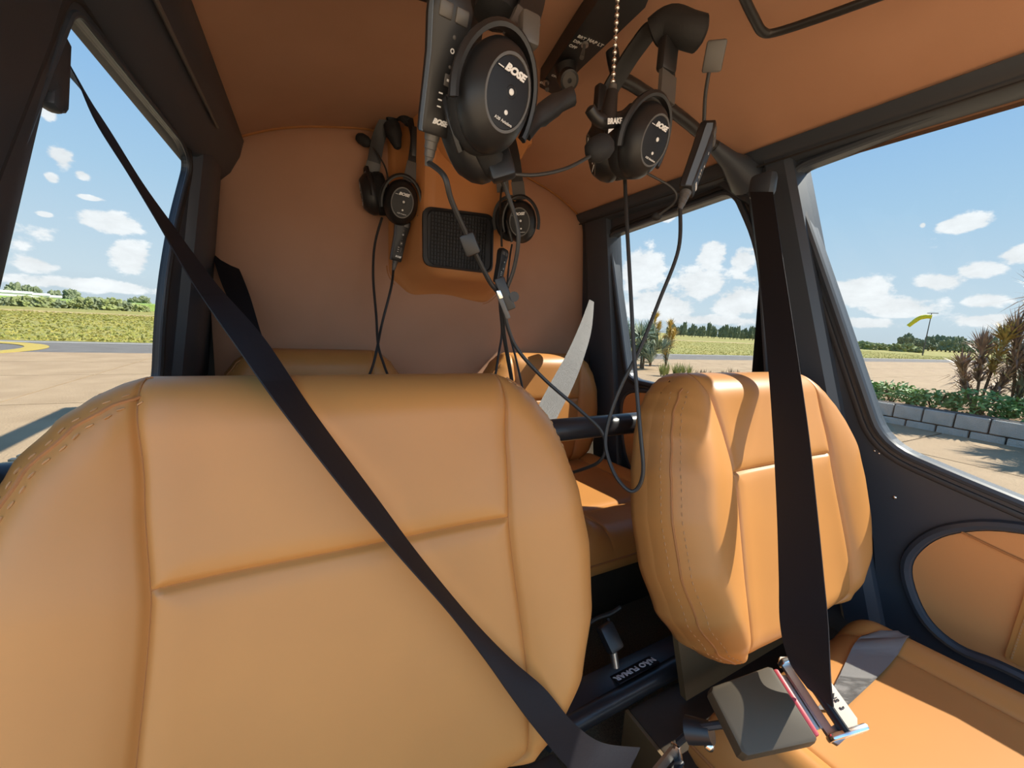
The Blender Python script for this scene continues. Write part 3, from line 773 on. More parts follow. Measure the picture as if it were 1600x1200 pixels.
MB().tube([dp(1112, 1145, .44), dp(1075, 1140, .455)], [.011, .014], 12).build('stalk_sleeve', PLASTIC, bk)
MB().sphere(dp(1108, 1165, .445), .006, 8, 6).build('rivet', SILVER, bk)
X2 = (dp(1018, 1225, .44)-dp(1008, 1165, .44)).normalized()
M2 = frame_m(dp(1046, 1268, .46), -X2, -ray(1010, 1180).normalized()+Vector((.5, 0, .3)))
buckle('seat_buckle', 'bright metal buckle at the lower end of the belt on the nearest seat', M2, .75)

# ------------------------------------------------------------------ padded box with speaker grille on the bulkhead
sb = thing('speaker_box', 'tan leather padded box with a black speaker grille on the rear bulkhead', 'speaker', (.41, 1.24, .05))
def boxring(y, x0, x1, z0, z1, ch, r):
    l = round_loop([(x0, z1), (x1, z1), (x1, z0+ch), (x1-ch, z0), (x0+ch, z0), (x0, z0+ch)], r, 4)
    return [Vector((x, y, z)) for x, z in l]
MB().rings([boxring(1.26, .212, .600, .060, .60, .06, .02), boxring(1.225, .216, .598, .064, .60, .06, .02), boxring(1.215, .228, .59, .075, .60, .06, .02), boxring(1.20, .250, .578, .095, .60, .045, .02), boxring(1.10, .268, .560, .115, .60, .045, .03), boxring(1.072, .280, .548, .127, .60, .045, .03), boxring(1.066, .300, .528, .145, .60, .04, .03)]).build('padded_cover', LEATHER if False else mat('box_leather', (.50, .215, .075), .5, bump=(700, .2, .0004)), sb, ang=50)
MB().tube([Vector((x, 1.226, z)) for x, z in round_loop([(.212, .5), (.212, .12), (.272, .06), (.54, .06), (.60, .12), (.60, .5)], .03, 6)[7:-7]], .003, 6).build('cover_seam', LEATHER_SEAM, sb)
gl = [at(660, 322, Y=1.062), at(771, 336, Y=1.062), at(769, 428, Y=1.062), at(661, 415, Y=1.062)]
gl2 = round_loop([(p.x, p.z) for p in gl], .026, 6)
MB().rings([[Vector((x, 1.068, z)) for x, z in gl2], [Vector((x, 1.058, z)) for x, z in gl2], [Vector(((x-.414)*.93+.414, 1.055, (z-.21)*.93+.21)) for x, z in gl2], [Vector(((x-.414)*.90+.414, 1.064, (z-.21)*.90+.21)) for x, z in gl2]]).build('grille_frame', SEAL, sb)
gm = MB(); cxg = sum(p.x for p in gl)/4; czg = sum(p.z for p in gl)/4
for k in range(-9, 10):
    gm.box((cxg+k*.0088, 1.0625, czg+.0), (.002, .003, .142)); 
for k in range(-7, 8): gm.box((cxg, 1.0625, czg+k*.0095), (.158, .003, .002))
gm.build('grille_mesh', GRILLE, sb, smooth=False, kind='stuff')
# lip of the mast cover above it
MB().rings([[Vector((.42+a*k, y, arch_s(.42)+.02-.165*(1-(a/.155)**2)**.5*k if abs(a) < .155 else .5)) for a in [-.155+.31*i/24 for i in range(25)]]+[Vector((.42+.155*k, y, .56)), Vector((.42-.155*k, y, .56))] for y, k in ((1.20, 1.0), (1.035, .97), (1.02, .93))]).build('mast_cover', MATS['box_leather'], sb, ang=50)

# ------------------------------------------------------------------ overhead switch panel, lamp and rotor brake pull
op = thing('overhead_panel', 'black overhead switch panel on the headliner with toggle switches and lamp', 'switch panel', (.46, .65, .51))
c4 = [at(843, 136, Z=.495), at(868, 150, Z=.495), at(882, 140, Z=.495), at(905, 110, Z=.495), at(1008, 12, Z=.495), at(1022, -22, Z=.495), at(1020, -70, Z=.495), at(965, -50, Z=.495), at(930, 8, Z=.495), at(880, 80, Z=.495)]
MB().prism(c4, (0, 0, .035)).build('panel_plate', PLASTIC, op, smooth=False)
def ceil_text(body, size, u_, v_, ang=0):
    p = at(u_, v_, Z=.4945); r = (at(u_+20, v_+9, Z=.4945)-p).normalized()
    n = Vector((0, 0, -1)); u2 = n.cross(r)
    text(body, size, face_m(p, r, u2), PRINT, op, ext=.0002, off=.0002)
ceil_text('BRT', .009, 909, 59); ceil_text('DIM', .009, 902, 66); ceil_text('OFF', .009, 895, 73); ceil_text('MAP LT', .010, 930, 67)
ceil_text('ON', .008, 866, 119); ceil_text('OFF', .008, 848, 130)
for (u_, v_, du, dv) in ((914, 68, -5, 22), (853, 128, 2, 12)):
    a = at(u_, v_, Z=.493)
    MB().tube([a, a+Vector((0, 0, -.004))], .0065, 10).build('switch_collar', STEEL, op)
    b_ = dp(u_+du, v_+dv, (a.length*.97)*F/ray(u_+du, v_+dv).length)
    MB().tube([a, a.lerp(b_, .5), b_], [.0025, .003, .0042], 8).build('toggle_lever', GREYP, op)
p0 = at(884, 105, Z=.492); pl = p0+Vector((.006, -.004, -.034))
MB().tube([p0, p0.lerp(pl, .6), pl], [.022, .019, .015], 14).build('lamp_neck', PLASTIC, op)
ax = (-ray(895, 125).normalized()+Vector((.25, 0, -.1))).normalized(); lc = dp(889, 125, .70)
Ml = frame_m(lc, Vector((0, 0, 1)).cross(ax), ax)
MB().lathe([(.013, -.020), (.0165, -.018), (.0172, 0), (.0165, .005), (.0135, .006)], Ml, 22).build('lamp_head', PLASTIC, op)
MB().lathe([(.0125, .003), (.0125, .0064), (.004, .0066), (.0035, .003)], Ml, 22).build('lamp_bezel', GREYP, op)

rb = thing('rotor_brake_pull', 'black T-shaped brake handle hanging on a bead chain from the headliner', 'brake handle', at(952, 185, Y=.455))
top = at(966, -12, Y=.455); botc = at(957, 138, Y=.455)
me = None
n_b = 14
for k in range(n_b):
    p = top.lerp(botc, k/(n_b-1))
    if me is None:
        o = MB().sphere(p, .0033, 10, 7).build('chain_bead', SILVER, rb); me = o.data; base = p
    else:
        link_part('chain_bead', me, rb, Matrix.Translation(p-base))
MB().tube([top+Vector((0, 0, .10)), top, botc], .0008, 6).build('chain_wire', STEEL, rb)
MB().tube([botc+Vector((0, 0, .004)), botc+Vector((0, 0, -.006))], .0055, 10).build('ferrule', GREYP, rb)
c_ = at(950, 186, Y=.455); e1 = at(919, 183, Y=.452); e2 = at(988, 180, Y=.458)
MB().tube([botc+Vector((0, 0, -.004)), (botc+c_)/2, c_+Vector((0, 0, .004)), c_+Vector((0, 0, -.006))], [.008, .0095, .0115, .013], 14).build('handle_stem', PLASTIC, rb)
MB().tube(catmull([e1+Vector((0, 0, .012)), e1.lerp(c_, .4), c_+Vector((0, 0, -.004)), e2.lerp(c_, .4), e2+Vector((0, 0, .010))], 5), [.003]+[.0075]*5+[.0088]*4+[.0095]+[.0088]*4+[.0075]*5+[.003], 12).build('handle_bar', PLASTIC, rb)
rr_ = (e2-e1).normalized(); uu_ = Vector((0, -.25, 1)); nn_ = rr_.cross((uu_-rr_*uu_.dot(rr_)).normalized())
text('BRAKE', .0092, face_m(c_+nn_*.0128+Vector((0, 0, -.004)), rr_, uu_), PRINT, rb, off=.0003)
ac = c_+nn_*.0126-rr_*.010+Vector((0, 0, -.013))
MB().prism([ac, ac+rr_*.010, ac+Vector((0, 0, -.0055))], -nn_*.0008).build('arrow_mark', PRINT, rb, smooth=False)

# headliner groove near the door, drawn as an added black tube
gh = thing('groove_tube', 'black bent tube in place of the headliner groove above the door window', 'handle', at(1200, 55, Z=.49))
hp = catmull([at(1128, -90, Z=.485), at(1160, -10, Z=.478), at(1178, 28, Z=.472), at(1192, 50, Z=.468), at(1214, 50, Z=.468), at(1290, 25, Z=.462), at(1400, -15, Z=.455), at(1480, -45, Z=.45)], 6)
MB().tube(hp, .0055, 12, flat=1.2).build('bent_tube', PLASTIC, gh)
MB().tube([at(1128, -90, Z=.485), at(1120, -110, Z=.51)], .011, 12).build('tube_foot', PLASTIC, gh)
MB().tube([at(1480, -45, Z=.45), at(1500, -52, Z=.48)], .011, 12).build('tube_foot', PLASTIC, gh)
# ------------------------------------------------------------------ headsets, their control boxes and leads
def ear_cup(parent, M, s, big=True):
    """local x points out of the ear cup"""
    Ms = M @ Matrix.Diagonal((s, s, s, 1))
    cup = MB(Ms).oval([(0, .985), (.006, 1.05), (.016, 1.04), (.028, .92), (.036, .76), (.039, .69), (.038, .67)], .041, .054, 40).build('ear_cup', PLASTIC, parent, ang=50)
    MB(Ms).oval([(-.006, .42), (-.016, .50), (-.024, .66), (-.027, .82), (-.024, .97), (-.014, 1.06), (-.002, 1.05), (.004, 1.0)], .041, .054, 40).build('ear_cushion', SOFT, cup, ang=70)
    MB(Ms).oval([(.037, .70), (.0396, .69), (.0396, .635), (.038, .63)], .041, .054, 40).build('plate_rim', GREYP, cup)
    MB(Ms).oval([(.037, .635), (.0388, .62), (.0394, .4), (.0398, .0)], .041, .054, 40).build('face_plate', GLOSS, cup, ang=60)
    R_ = Ms.col[1].xyz; U_ = Ms.col[2].xyz
    text('BOSE', .0095*s, face_m(Ms @ Vector((.0404, .001, .0205)), R_, U_), PRINT, cup, shear=.35, off=.0005*s, sx=1.15)
    MB(Ms).box((.0404, -.0165, .0178), (.0005, .007, .0009)).build('logo_bar', PRINT, cup, smooth=False)
    MB(Ms).sphere((.0398, .003, .003), .0032, 10, 6, (.4, 1, 1)).build('dot', PRINT, cup)
    MB(Ms).oval([(.0393, 1), (.0400, .9), (.0393, .8)], .0068, .0068, 20, M=Matrix.Translation((0, .003, .003))).build('dot_ring', PLASTIC, cup)
    MB(Ms).sphere((.0396, .003, -.017), .0024, 10, 6, (.4, 1, 1)).build('dot', PRINT, cup)
    text('A20 Aviation', .0044*s, face_m(Ms @ Vector((.0404, .002, -.0262)), R_, U_), PRINT, cup)
    return cup
def yoke(parent, M, s, a0=-.35, a1=PI+.35):
    Ms = M @ Matrix.Diagonal((s, s, s, 1)); R = []
    n = 28
    for i in range(n+1):
        a = a0+(a1-a0)*i/n; c, q = math.cos(a), math.sin(a)
        ro = 1.0; ky, kz = .047, .062; w_ = .0075+.004*abs(math.sin(a))
        ring = []
        for (dx, dr) in ((.010, 0), (.010+w_, 0), (.011+w_, .004), (.009+w_*.8, .0085), (.011, .0085)):
            ring.append(Vector((dx, c*(ky+dr), q*(kz+dr))))
        R.append(ring)
    return MB(Ms).rings(R).build('yoke', PLASTIC, parent, ang=40)
def headset(label, MA, MBc, s, band, band_w, pad, group='aviation headsets hung in the cabin', yokes=True, stems=True, plates=True):
    """MA, MBc: placement of the near and the far ear cup; band: points of the headband centre line"""
    t = thing('headset', label, 'headset', MA.translation, group)
    ear_cup(t, MA, s); ear_cup(t, MBc, s)
    if yokes: yoke(t, MA, s); yoke(t, MBc, s)
    pts = catmull(band, 8); n = len(pts); side = (MA.col[1].xyz).normalized()
    A = [p-side*band_w/2 for p in pts]; B = [p+side*band_w/2 for p in pts]
    MB().ribbon(A, B, .006*s).build('headband', PLASTIC, t, ang=40)
    for i0, i1 in ((0, 7), (n-8, n-1)):     # sliders at both ends
        MB().ribbon([A[i]-side*.0015 for i in range(i0, i1+1)], [B[i]+side*.0015 for i in range(i0, i1+1)], .009*s).build('band_slider', GREYP, t, ang=40)
    if pad:
        i0, i1 = int(n*.36), int(n*.64)
        c0 = sum(pts, Vector())/n
        MB().tube([p+(c0-p).normalized()*.010*s for p in pts[i0:i1]], [.004*s]+[.012*s]*(i1-i0-2)+[.004*s], 12, flat=1.5).build('crown_pad', SOFT, t)
    return t
def lead(name, parent, pts, r, n=8, material=CABLE, sm=8):
    return MB().tube(catmull([p if isinstance(p, Vector) else dp(*p) for p in pts], sm), r, n).build(name, material, parent)
def orient(x, y, dep, face, up):
    """ear cup pose: local x (outwards) along face, local z along up"""
    return frame_m(dp(x, y, dep), face, up)
def view(x, y): return -ray(x, y).normalized()
RIGHT = RC.col[0].xyz; UPV = RC.col[1].xyz

# headset in front, upper middle
fa = view(795, 125)+RIGHT*.60+UPV*.22
MA = orient(764, 156, .41, fa, UPV-RIGHT*-.10)
fb = -(view(770, 200)*.55+RIGHT*.55-UPV*.2)
MB2 = orient(748, 208, .455, -RIGHT*.75-UPV*.35-view(770, 200)*.35, UPV*.9+view(770, 200)*.3-RIGHT*.25)
h1 = headset('black headset hanging nearest the camera, its cup facing out below the headliner', MA, MB2, .93,
    [dp(806, 66, .415), dp(826, 20, .42), dp(835, -30, .43), dp(820, -80, .45), dp(790, -95, .47), dp(760, -60, .49), dp(745, 0, .49), dp(735, 60, .49), dp(725, 130, .485)], .030, False)
MB().tube(catmull([dp(790, -60, .44), dp(783, -20, .43), dp(775, 15, .43), dp(772, 40, .432)], 6), [.02]*9+[.024]*6+[.018, .012, .006, .003], 14).build('crown_pad', SOFT, h1)
MB().rbox(dp(826, 48, .40), (.022, .014, .030), .004).build('slider_block', GREYP, h1)
MB(frame_m(dp(782, 258, .45), RIGHT+UPV*.3, UPV)).rbox((0, 0, 0), (.030, .016, .036), .005).build('boom_clamp', PLASTIC, h1)
lead('boom_arm', h1, [(770, 268, .445), (800, 272, .45), (840, 273, .46), (885, 263, .475), (922, 244, .49)], .0022)
mb_ = frame_m(dp(936, 232, .495), RIGHT+UPV*.5, UPV)
MB(mb_).oval([(-.018, .3), (-.015, .7), (-.006, 1), (.008, 1), (.016, .7), (.020, .2)], .013, .016, 20).build('microphone_foam', SOFT, h1)
MB().tube(catmull([dp(822, 208, .47), dp(840, 186, .48), dp(868, 164, .49), dp(896, 150, .50)], 4), [.010]*5+[.013]*4+[.011]*4, 8, flat=.45).build('band_arm', PLASTIC, h1)

# headset to its side, in front of the door post
fa2 = view(1022, 222)+RIGHT*.80+UPV*.05
MA2 = orient(996, 222, .555, fa2, UPV+RIGHT*.06)
MB3 = orient(955, 234, .625, -RIGHT*.95-UPV*.25-view(955, 232)*.1, UPV-RIGHT*.1)
h2 = headset('black headset hanging beside the brake handle, in front of the door post', MA2, MB3, .86,
    [dp(1040, 158, .57), dp(1043, 110, .57), dp(1040, 70, .575), dp(1022, 45, .58), dp(995, 75, .60), dp(972, 110, .62), dp(952, 145, .635), dp(944, 180, .64)], .030, False)
MB().tube(catmull([dp(1020, 55, .575), dp(1045, 38, .56), dp(1075, 48, .55), (dp(1100, 55, .55))], 6), [.016]+[.022]*16+[.017, .012], 14).build('crown_pad', SOFT, h2)
MB().rbox(dp(1043, 88, .565), (.030, .016, .045), .005).build('slider_block', PLASTIC, h2)
MB().rbox(dp(936, 165, .63), (.016, .014, .06), .003).build('slider_block', PLASTIC, h2)
lead('boom_arm', h2, [(1005, 268, .56), (1028, 280, .56), (1048, 292, .56), (1057, 306, .565), (1050, 320, .575), (1030, 335, .59)], .0018)
MB().sphere(dp(1026, 338, .60), .008, 12, 8, (1, 1, .8)).build('microphone_foam', SOFT, h2)

# two headsets on the rear bulkhead
fa3 = view(628, 315)+RIGHT*.12
MA3 = orient(626, 317, 1.03, fa3, UPV+RIGHT*.10)
MB4 = orient(588, 303, 1.07, -RIGHT*.9+view(590, 300)*.35, UPV+RIGHT*.1)
h3 = headset('black headset with a boom microphone hanging on the bulkhead beside the speaker box', MA3, MB4, 1.0,
    [dp(640, 285, 1.035), dp(648, 250, 1.03), dp(651, 215, 1.03), dp(641, 186, 1.03), dp(622, 174, 1.035), dp(605, 187, 1.04), dp(592, 215, 1.05), dp(585, 250, 1.06), dp(580, 275, 1.07)], .034, True)
lead('boom_arm', h3, [(608, 330, 1.06), (607, 300, 1.05), (604, 268, 1.05), (592, 243, 1.05), (578, 226, 1.05)], .0022)
MB(frame_m(dp(568, 219, 1.05), RIGHT*.8-UPV*.5, UPV)).oval([(-.022, .3), (-.018, .7), (-.008, 1), (.008, 1), (.018, .7), (.022, .2)], .013, .015, 20).build('microphone_foam', SOFT, h3)
MB().tube(catmull([dp(612, 196, 1.04), dp(617, 215, 1.04), dp(622, 232, 1.04)], 5), [.022]*5+[.018, .016, .014, .012, .01, .006], 12).build('crown_pad', SOFT, h3)
MB().rbox(dp(648, 222, 1.025), (.02, .012, .075), .004).build('slider_block', PLASTIC, h3)
fa4 = view(813, 345)-RIGHT*.10
MA4 = orient(814, 347, 1.02, fa4, UPV-RIGHT*.02)
MB5 = orient(797, 345, 1.075, -fa4, UPV)
h4 = headset('black headset hanging on the bulkhead on the door side of the speaker box', MA4, MB5, .93,
    [dp(812, 312, 1.02), dp(808, 280, 1.01), dp(803, 245, 1.0), dp(796, 215, 1.0), dp(788, 200, 1.01), dp(783, 240, 1.03), dp(786, 300, 1.06)], .030, False)
lead('boom_arm', h4, [(800, 378, 1.01), (796, 362, 1.0), (792, 345, 1.0)], .004)

# control boxes
def control_box(label, M, s, stripe=True):
    """local z along the box (up), x out of the button face"""
    t = thing('headset_controller', label, 'controller', M=M, group='inline headset control boxes')
    Ms = M @ Matrix.Diagonal((s, s, s, 1))
    body = []
    for z, wy, wx in ((-.060, .0135, .009), (-.057, .0150, .0105), (-.045, .0155, .011), (.010, .0165, .012), (.040, .020, .0125), (.052, .020, .0125), (.060, .016, .010), (.063, .010, .006)):
        body.append([Vector((x*wx, y*wy, z)) for x, y in ((1, -.85), (1, .85), (.85, 1), (-.85, 1), (-1, .85), (-1, -.85), (-.85, -1), (.85, -1))])
    MB(Ms).rings(body).build('box_shell', PLASTIC, t, ang=35)
    if stripe:
        R = []
        for z, wy, wx in ((-.059, .0150, .0085), (-.045, .0158, .009), (.010, .0168, .010), (.040, .0203, .0105), (.05, .0203, .0085)):
            R.append([Vector((wx*.95, -wy-.0004, z)), Vector((wx*.95, -wy+.001, z)), Vector((-wx*.1, -wy+.001, z)), Vector((-wx*.1, -wy-.0006, z))])
        MB(Ms).rings(R).build('side_stripe', STRIPE, t, ang=35)
    fx = .0124
    for sg in (-1, 1): MB(Ms).rbox((fx, sg*.0085, .044), (.004, .014, .013), .002).build('rocker_key', GREYP, t)
    MB(Ms).sphere((fx-.0006, .004, .027), .0023, 10, 6, (.4, 1, 1)).build('indicator_light', GREYP, t)
    MB(Ms).oval([(fx-.0016, 1), (fx-.0006, .95), (fx-.0006, .75), (fx-.0016, .7)], .0042, .0042, 20, M=Matrix.Translation((0, .004, .016))).build('button_ring', PLASTIC, t)
    MB(Ms).oval([(fx-.0016, 1), (fx-.0002, .95), (fx-.0002, .5), (fx-.0016, .45)], .0024, .0024, 16, M=Matrix.Translation((0, .004, .016))).build('button', PRINT, t)
    MB(Ms).sphere((fx-.001, .004, .003), .002, 10, 6, (.4, 1, 1)).build('indicator_light', GREYP, t)
    MB(Ms).rbox((fx-.0006, .004, -.0085), (.002, .008, .0105), .001).build('button', GREYP, t)
    MB(Ms).rbox((fx+.0003, .004, -.0085), (.001, .0032, .0022), .0003).build('button_mark', PRINT, t)
    for k in range(3): MB(Ms).box((fx-.0006, -.0015, -.021-.006*k), (.0006, .0042, .0013)).build('scale_mark', PRINT, t, smooth=False)
    MB(Ms).rbox((fx-.0012, .0065, -.027), (.0022, .004, .014), .001).build('slide_switch', GREYP, t)
    text('BOSE', .0068*s, face_m(Ms @ Vector((fx-.0008, .002, -.047)), Ms.col[1].xyz, Ms.col[2].xyz), PRINT, t, shear=.35, off=.0004*s)
    # ribbed strain relief
    MB(Ms).tube([(0, 0, -.058), (0, 0, -.066), (0, 0, -.0665), (0, 0, -.074), (0, 0, -.0745), (0, 0, -.082), (0, 0, -.0825), (0, 0, -.092)], [.009, .008, .0072, .0070, .0062, .0058, .005, .0036], 12).build('strain_relief', GREYP, t)
    return t
axis = (dp(678, 20, .41)-dp(699, 205, .40)).normalized()
m1 = frame_m(dp(690, 108, .405), view(695, 110)+RIGHT*.42, axis)
c1 = control_box('black inline control box with buttons hanging beside the nearest headset', m1, 1.0)
lead('lead', c1, [m1 @ Vector((0, 0, -.088)), (694, 275, .425), (706, 315, .44), (735, 380, .48), (764, 438, .52), (783, 468, .545), (787, 520, .58), (799, 590, .64), (803, 620, .68)], .0032)
q = frame_m(dp(734, 382, .478), view(734, 380), dp(728, 365, .47)-dp(741, 400, .49))
MB(q).rbox((0, 0, 0), (.013, .019, .026), .003).build('cable_slider', PLASTIC, c1)
lead('lead', c1, [(778, 268, .45), (790, 295, .47), (805, 340, .49), (810, 375, .50), (803, 420, .52), (790, 456, .535), (786, 475, .545), (790, 500, .56), (808, 545, .58), (850, 592, .60), (905, 640, .61), (938, 672, .615), (946, 700, .62), (935, 722, .63), (905, 735, .66), (885, 740, .70)], .0028)
# spring clip that gathers the leads
cl = thing('cable_clip', 'small black spring clip gathering the headset leads above the seat', 'clip', dp(788, 465, .54))
q = frame_m(dp(787, 460, .535), view(787, 460), dp(778, 440, .535)-dp(795, 484, .535))
MB(q).rbox((.004, .002, 0), (.008, .014, .046), .002).build('clip_jaw', PLASTIC, cl)
MB(q).rbox((.008, -.006, -.014), (.005, .007, .038), .0015).build('clip_lever', GREYP, cl)
MB(q).tube([(.003, .012, -.008), (.008, .012, -.008)], .007, 14).build('clip_knob', PLASTIC, cl)
MB(q).rbox((.009, -.005, .002), (.005, .006, .012), .001).build('clip_spring', SILVER, cl)

axis2 = (dp(1101, 180, .59)-dp(1082, 315, .56)).normalized()
m2 = frame_m(dp(1090, 250, .575), view(1090, 250)*.5+RIGHT*.9, axis2)
c2 = control_box('black inline control box hanging in front of the rear door window', m2, .92)
lead('lead', c2, [(1100, 192, .585), (1102, 150, .57), (1108, 112, .555), (1112, 95, .55)], .0026)
q = frame_m(dp(1116, 88, .545), view(1116, 88), UPV+RIGHT*.2)
MB(q).rbox((0, 0, 0), (.012, .026, .036), .003).build('cable_clip', GREYP, c2)
lead('lead', c2, [(976, 270, .59), (979, 340, .57), (984, 430, .56), (990, 540, .55), (995, 610, .545), (1001, 680, .54), (1005, 735, .54), (997, 762, .545), (982, 766, .55), (960, 740, .56), (946, 695, .57), (953, 650, .57), (972, 600, .565), (1000, 545, .56), (1030, 470, .56), (1060, 390, .56), m2 @ Vector((0, 0, -.082))], .0028)
# control box below the headset on the bulkhead
axis3 = (dp(628, 340, 1.05)-dp(619, 410, 1.05)).normalized()
m3 = frame_m(dp(624, 375, 1.06), view(624, 375)+RIGHT*.35, axis3)
c3 = control_box('black inline control box with white marks on the bulkhead beside the grille', m3, .95)
lead('lead', c3, [m3 @ Vector((0, 0, -.083)), (611, 450, 1.05), (597, 505, 1.03), (590, 540, 1.0), (583, 570, .98), (572, 598, .95), (565, 620, .93)], .0034)
lead('lead', c3, [(597, 340, 1.07), (586, 380, 1.07), (583, 430, 1.06), (588, 495, 1.03), (591, 540, 1.0), (600, 570, .98), (610, 598, .95), (615, 620, .93)], .0034)
# slim box under the other bulkhead headset
axis4 = (dp(786, 385, 1.0)-dp(779, 445, 1.0)).normalized()
m4 = frame_m(dp(782, 416, 1.0), view(782, 416)+RIGHT*1.2, axis4)
c4_ = control_box('slim black control box hanging behind the cable clip', m4, .72, False)
lead('lead', c4_, [(784, 385, 1.01), (783, 350, 1.02), (782, 310, 1.04), (786, 285, 1.06)], .003)
lead('lead', c4_, [(780, 448, .99), (781, 480, .98), (784, 520, .96), (778, 560, .94), (772, 600, .92)], .003)
lead('lead', c4_, [(800, 382, 1.01), (797, 400, 1.0), (793, 440, .98), (792, 500, .96), (806, 560, .94), (815, 600, .92), (818, 620, .9)], .0026)
# loose plug and lead on the rear floor
pg = thing('headset_plug', 'black plug with grey ferrule dangling above the floor rail', 'plug', dp(970, 1060, .66))
lead('plug_lead', pg, [(918, 975, .78), (935, 965, .78), (955, 958, .78), (970, 948, .78)], .004)
lead('plug_boot', pg, [(950, 966, .70), (954, 982, .69), (957, 996, .68)], [.003]*6+[.006]*6+[.009]*5)
q = frame_m(dp(953, 996, .675), view(962, 1000)+RIGHT*.5, UPV-RIGHT*.25)
MB(q).rbox((0, 0, 0), (.022, .030, .044), .006).build('plug_body', PLASTIC, pg)
MB().tube([dp(958, 1016, .67), dp(962, 1042, .665)], .0068, 12).build('ferrule', STEEL, pg)
# ------------------------------------------------------------------ planter, hedge and plants outside the door
pw = thing('planter_wall', 'low wall of pale concrete blocks around the hedge outside', 'wall', (10.4, 4, GZ))
PX = 10.42
MB().box((PX+.18, .3, GZ+.20), (.24, 8.8, .40)).build('wall_core', MORTAR, pw, smooth=False)
bme = {}
def blk(y0, y1, z0, z1, k):
    key = (round(y1-y0, 2), round(z1-z0, 2))
    if key not in bme:
        b = MB().rbox((0, 0, 0), (.20, y1-y0-.025, z1-z0-.02), .012, 1); me = bpy.data.meshes.new('block')
        me.from_pydata([tuple(p) for p in b.v], [], b.f); me.materials.append(BLOCK); bme[key] = me
    link_part('block', bme[key], pw, mw(pw).inverted() @ Matrix.Translation((PX+.085+random.uniform(-.008, .008), (y0+y1)/2, (z0+z1)/2)))
y = -4.0; k = 0
while y < 4.6:
    blk(y, y+.42, GZ+.13, GZ+.40, k); blk(y-.21, y+.21, GZ-.06, GZ+.13, k); y += .42; k += 1
so_ = MB().box((PX+1.35, .3, GZ+.16), (2.1, 8.8, .32)).build('planter_soil', SOIL)
struct(so_, 'dry brown soil bed behind the block wall', 'soil bed')
def leaf_cloud(b, n, rx, seed, size, shape):
    rnd = random.Random(seed)
    for _ in range(n):
        p = shape(rnd); a = rnd.uniform(0, 2*PI); t = rnd.uniform(-.9, .9)
        d1 = Vector((math.cos(a)*math.cos(t), math.sin(a)*math.cos(t), math.sin(t))); d2 = d1.cross(Vector((rnd.uniform(-1, 1), rnd.uniform(-1, 1), rnd.uniform(-1, 1)))).normalized()
        s_ = size*rnd.uniform(.6, 1.3)
        b.add([p-d1*s_, p+d2*s_*.45, p+d1*s_, p-d2*s_*.45], [(0, 1, 2, 3)])
hedge_labels = {}
k = 0; y = .95
names = ['leafy dark green hedge bush in the planter, %s']
hs = []
while y < 4.4:
    hs.append(y); y += .62
for i, y in enumerate(hs):
    rnd = random.Random(40+i); hh = rnd.uniform(.40, .58)
    t = thing('hedge_bush', 'dark green hedge bush behind the block wall, '+('first', 'second', 'third', 'fourth', 'fifth', 'sixth', 'seventh', 'eighth')[len(hs)-1-i]+' one counting from the door post', 'bush', (PX+.74, y, GZ+.32), 'hedge bushes behind the block wall')
    def shp(r, y=y, hh=hh):
        a = r.uniform(0, 2*PI); q = r.random()**.4; return Vector((PX+.74+.36*q*math.cos(a), y+.44*q*math.sin(a), GZ+.34+hh*(r.random()**.7)*(1-.35*q*q)))
    b = MB(); leaf_cloud(b, 650, 1, 90+i, .050, shp); b.build('leaves', LEAF, t, smooth=False, kind='stuff')
    st_ = MB()
    for j in range(4):
        a = rnd.uniform(0, 6.28); st_.tube([(PX+.74, y, GZ+.30), (PX+.74+.2*math.cos(a), y+.2*math.sin(a), GZ+.32+hh*.8)], .012, 5)
    st_.build('stems', BARK, t, kind='stuff')
def rosette(b, c, up, n, L, w, seed, droop=.35, spread=1.1):
    rnd = random.Random(seed); up = Vector(up).normalized()
    e1 = up.orthogonal().normalized(); e2 = up.cross(e1)
    for k in range(n):
        a = rnd.uniform(0, 2*PI); t = rnd.uniform(.08, spread); l_ = L*rnd.uniform(.7, 1.1)
        d_ = (up*math.cos(t)+(e1*math.cos(a)+e2*math.sin(a))*math.sin(t)).normalized(); sd = d_.cross(up)
        if sd.length < .05: sd = e1
        sd.normalize(); p0 = Vector(c); p1 = p0+d_*l_*.5; p2 = p0+d_*l_+Vector((0, 0, -1))*droop*l_*t*.5
        b.add([p0-sd*w*.4, p0+sd*w*.4, p1+sd*w*.5+Vector((0, 0, .0)), p1-sd*w*.5, p2], [(0, 1, 2, 3), (3, 2, 4)])
def dracaena(label, base, stems, mats, seed, L=.42):
    t = thing('spiky_plant', label, 'plant', base, 'spiky-leaved plants outside the windows'); base = Vector(base)
    for i, (dx, dy, h_) in enumerate(stems):
        tip = base+Vector((dx, dy, h_))
        MB().tube(catmull([base+Vector((dx*.15, dy*.15, 0)), base+Vector((dx*.45, dy*.45, h_*.5)), tip], 4), .022, 6).build('stem', BARK, t)
        b = MB(); rosette(b, tip, (dx*.4, dy*.4, 1), 80, L*1.15, .030, seed+i)
        b2 = None
        for q in range(1, 5): rosette(b, tip-Vector((dx*.12*q, dy*.12*q, .15*q)), (dx*.5, dy*.5, 1), 40, L, .028, seed+i*7+q, .6, 1.5)
        b.build('leaf_crown', mats[i % len(mats)], t, smooth=False, kind='stuff')
    return t
c0 = at(1545, 628, X=11.6); 
dracaena('bronze spiky-leaved plant with thin bare stems rising from the hedge, windsock side', (11.6, at(1535, 600, X=11.6).y, GZ+.30), [(-.05, .10, 1.25), (.10, -.12, 1.45), (.0, .30, .85), (.15, -.3, 1.0)], [LEAFP, LEAFY, LEAFP], 300)
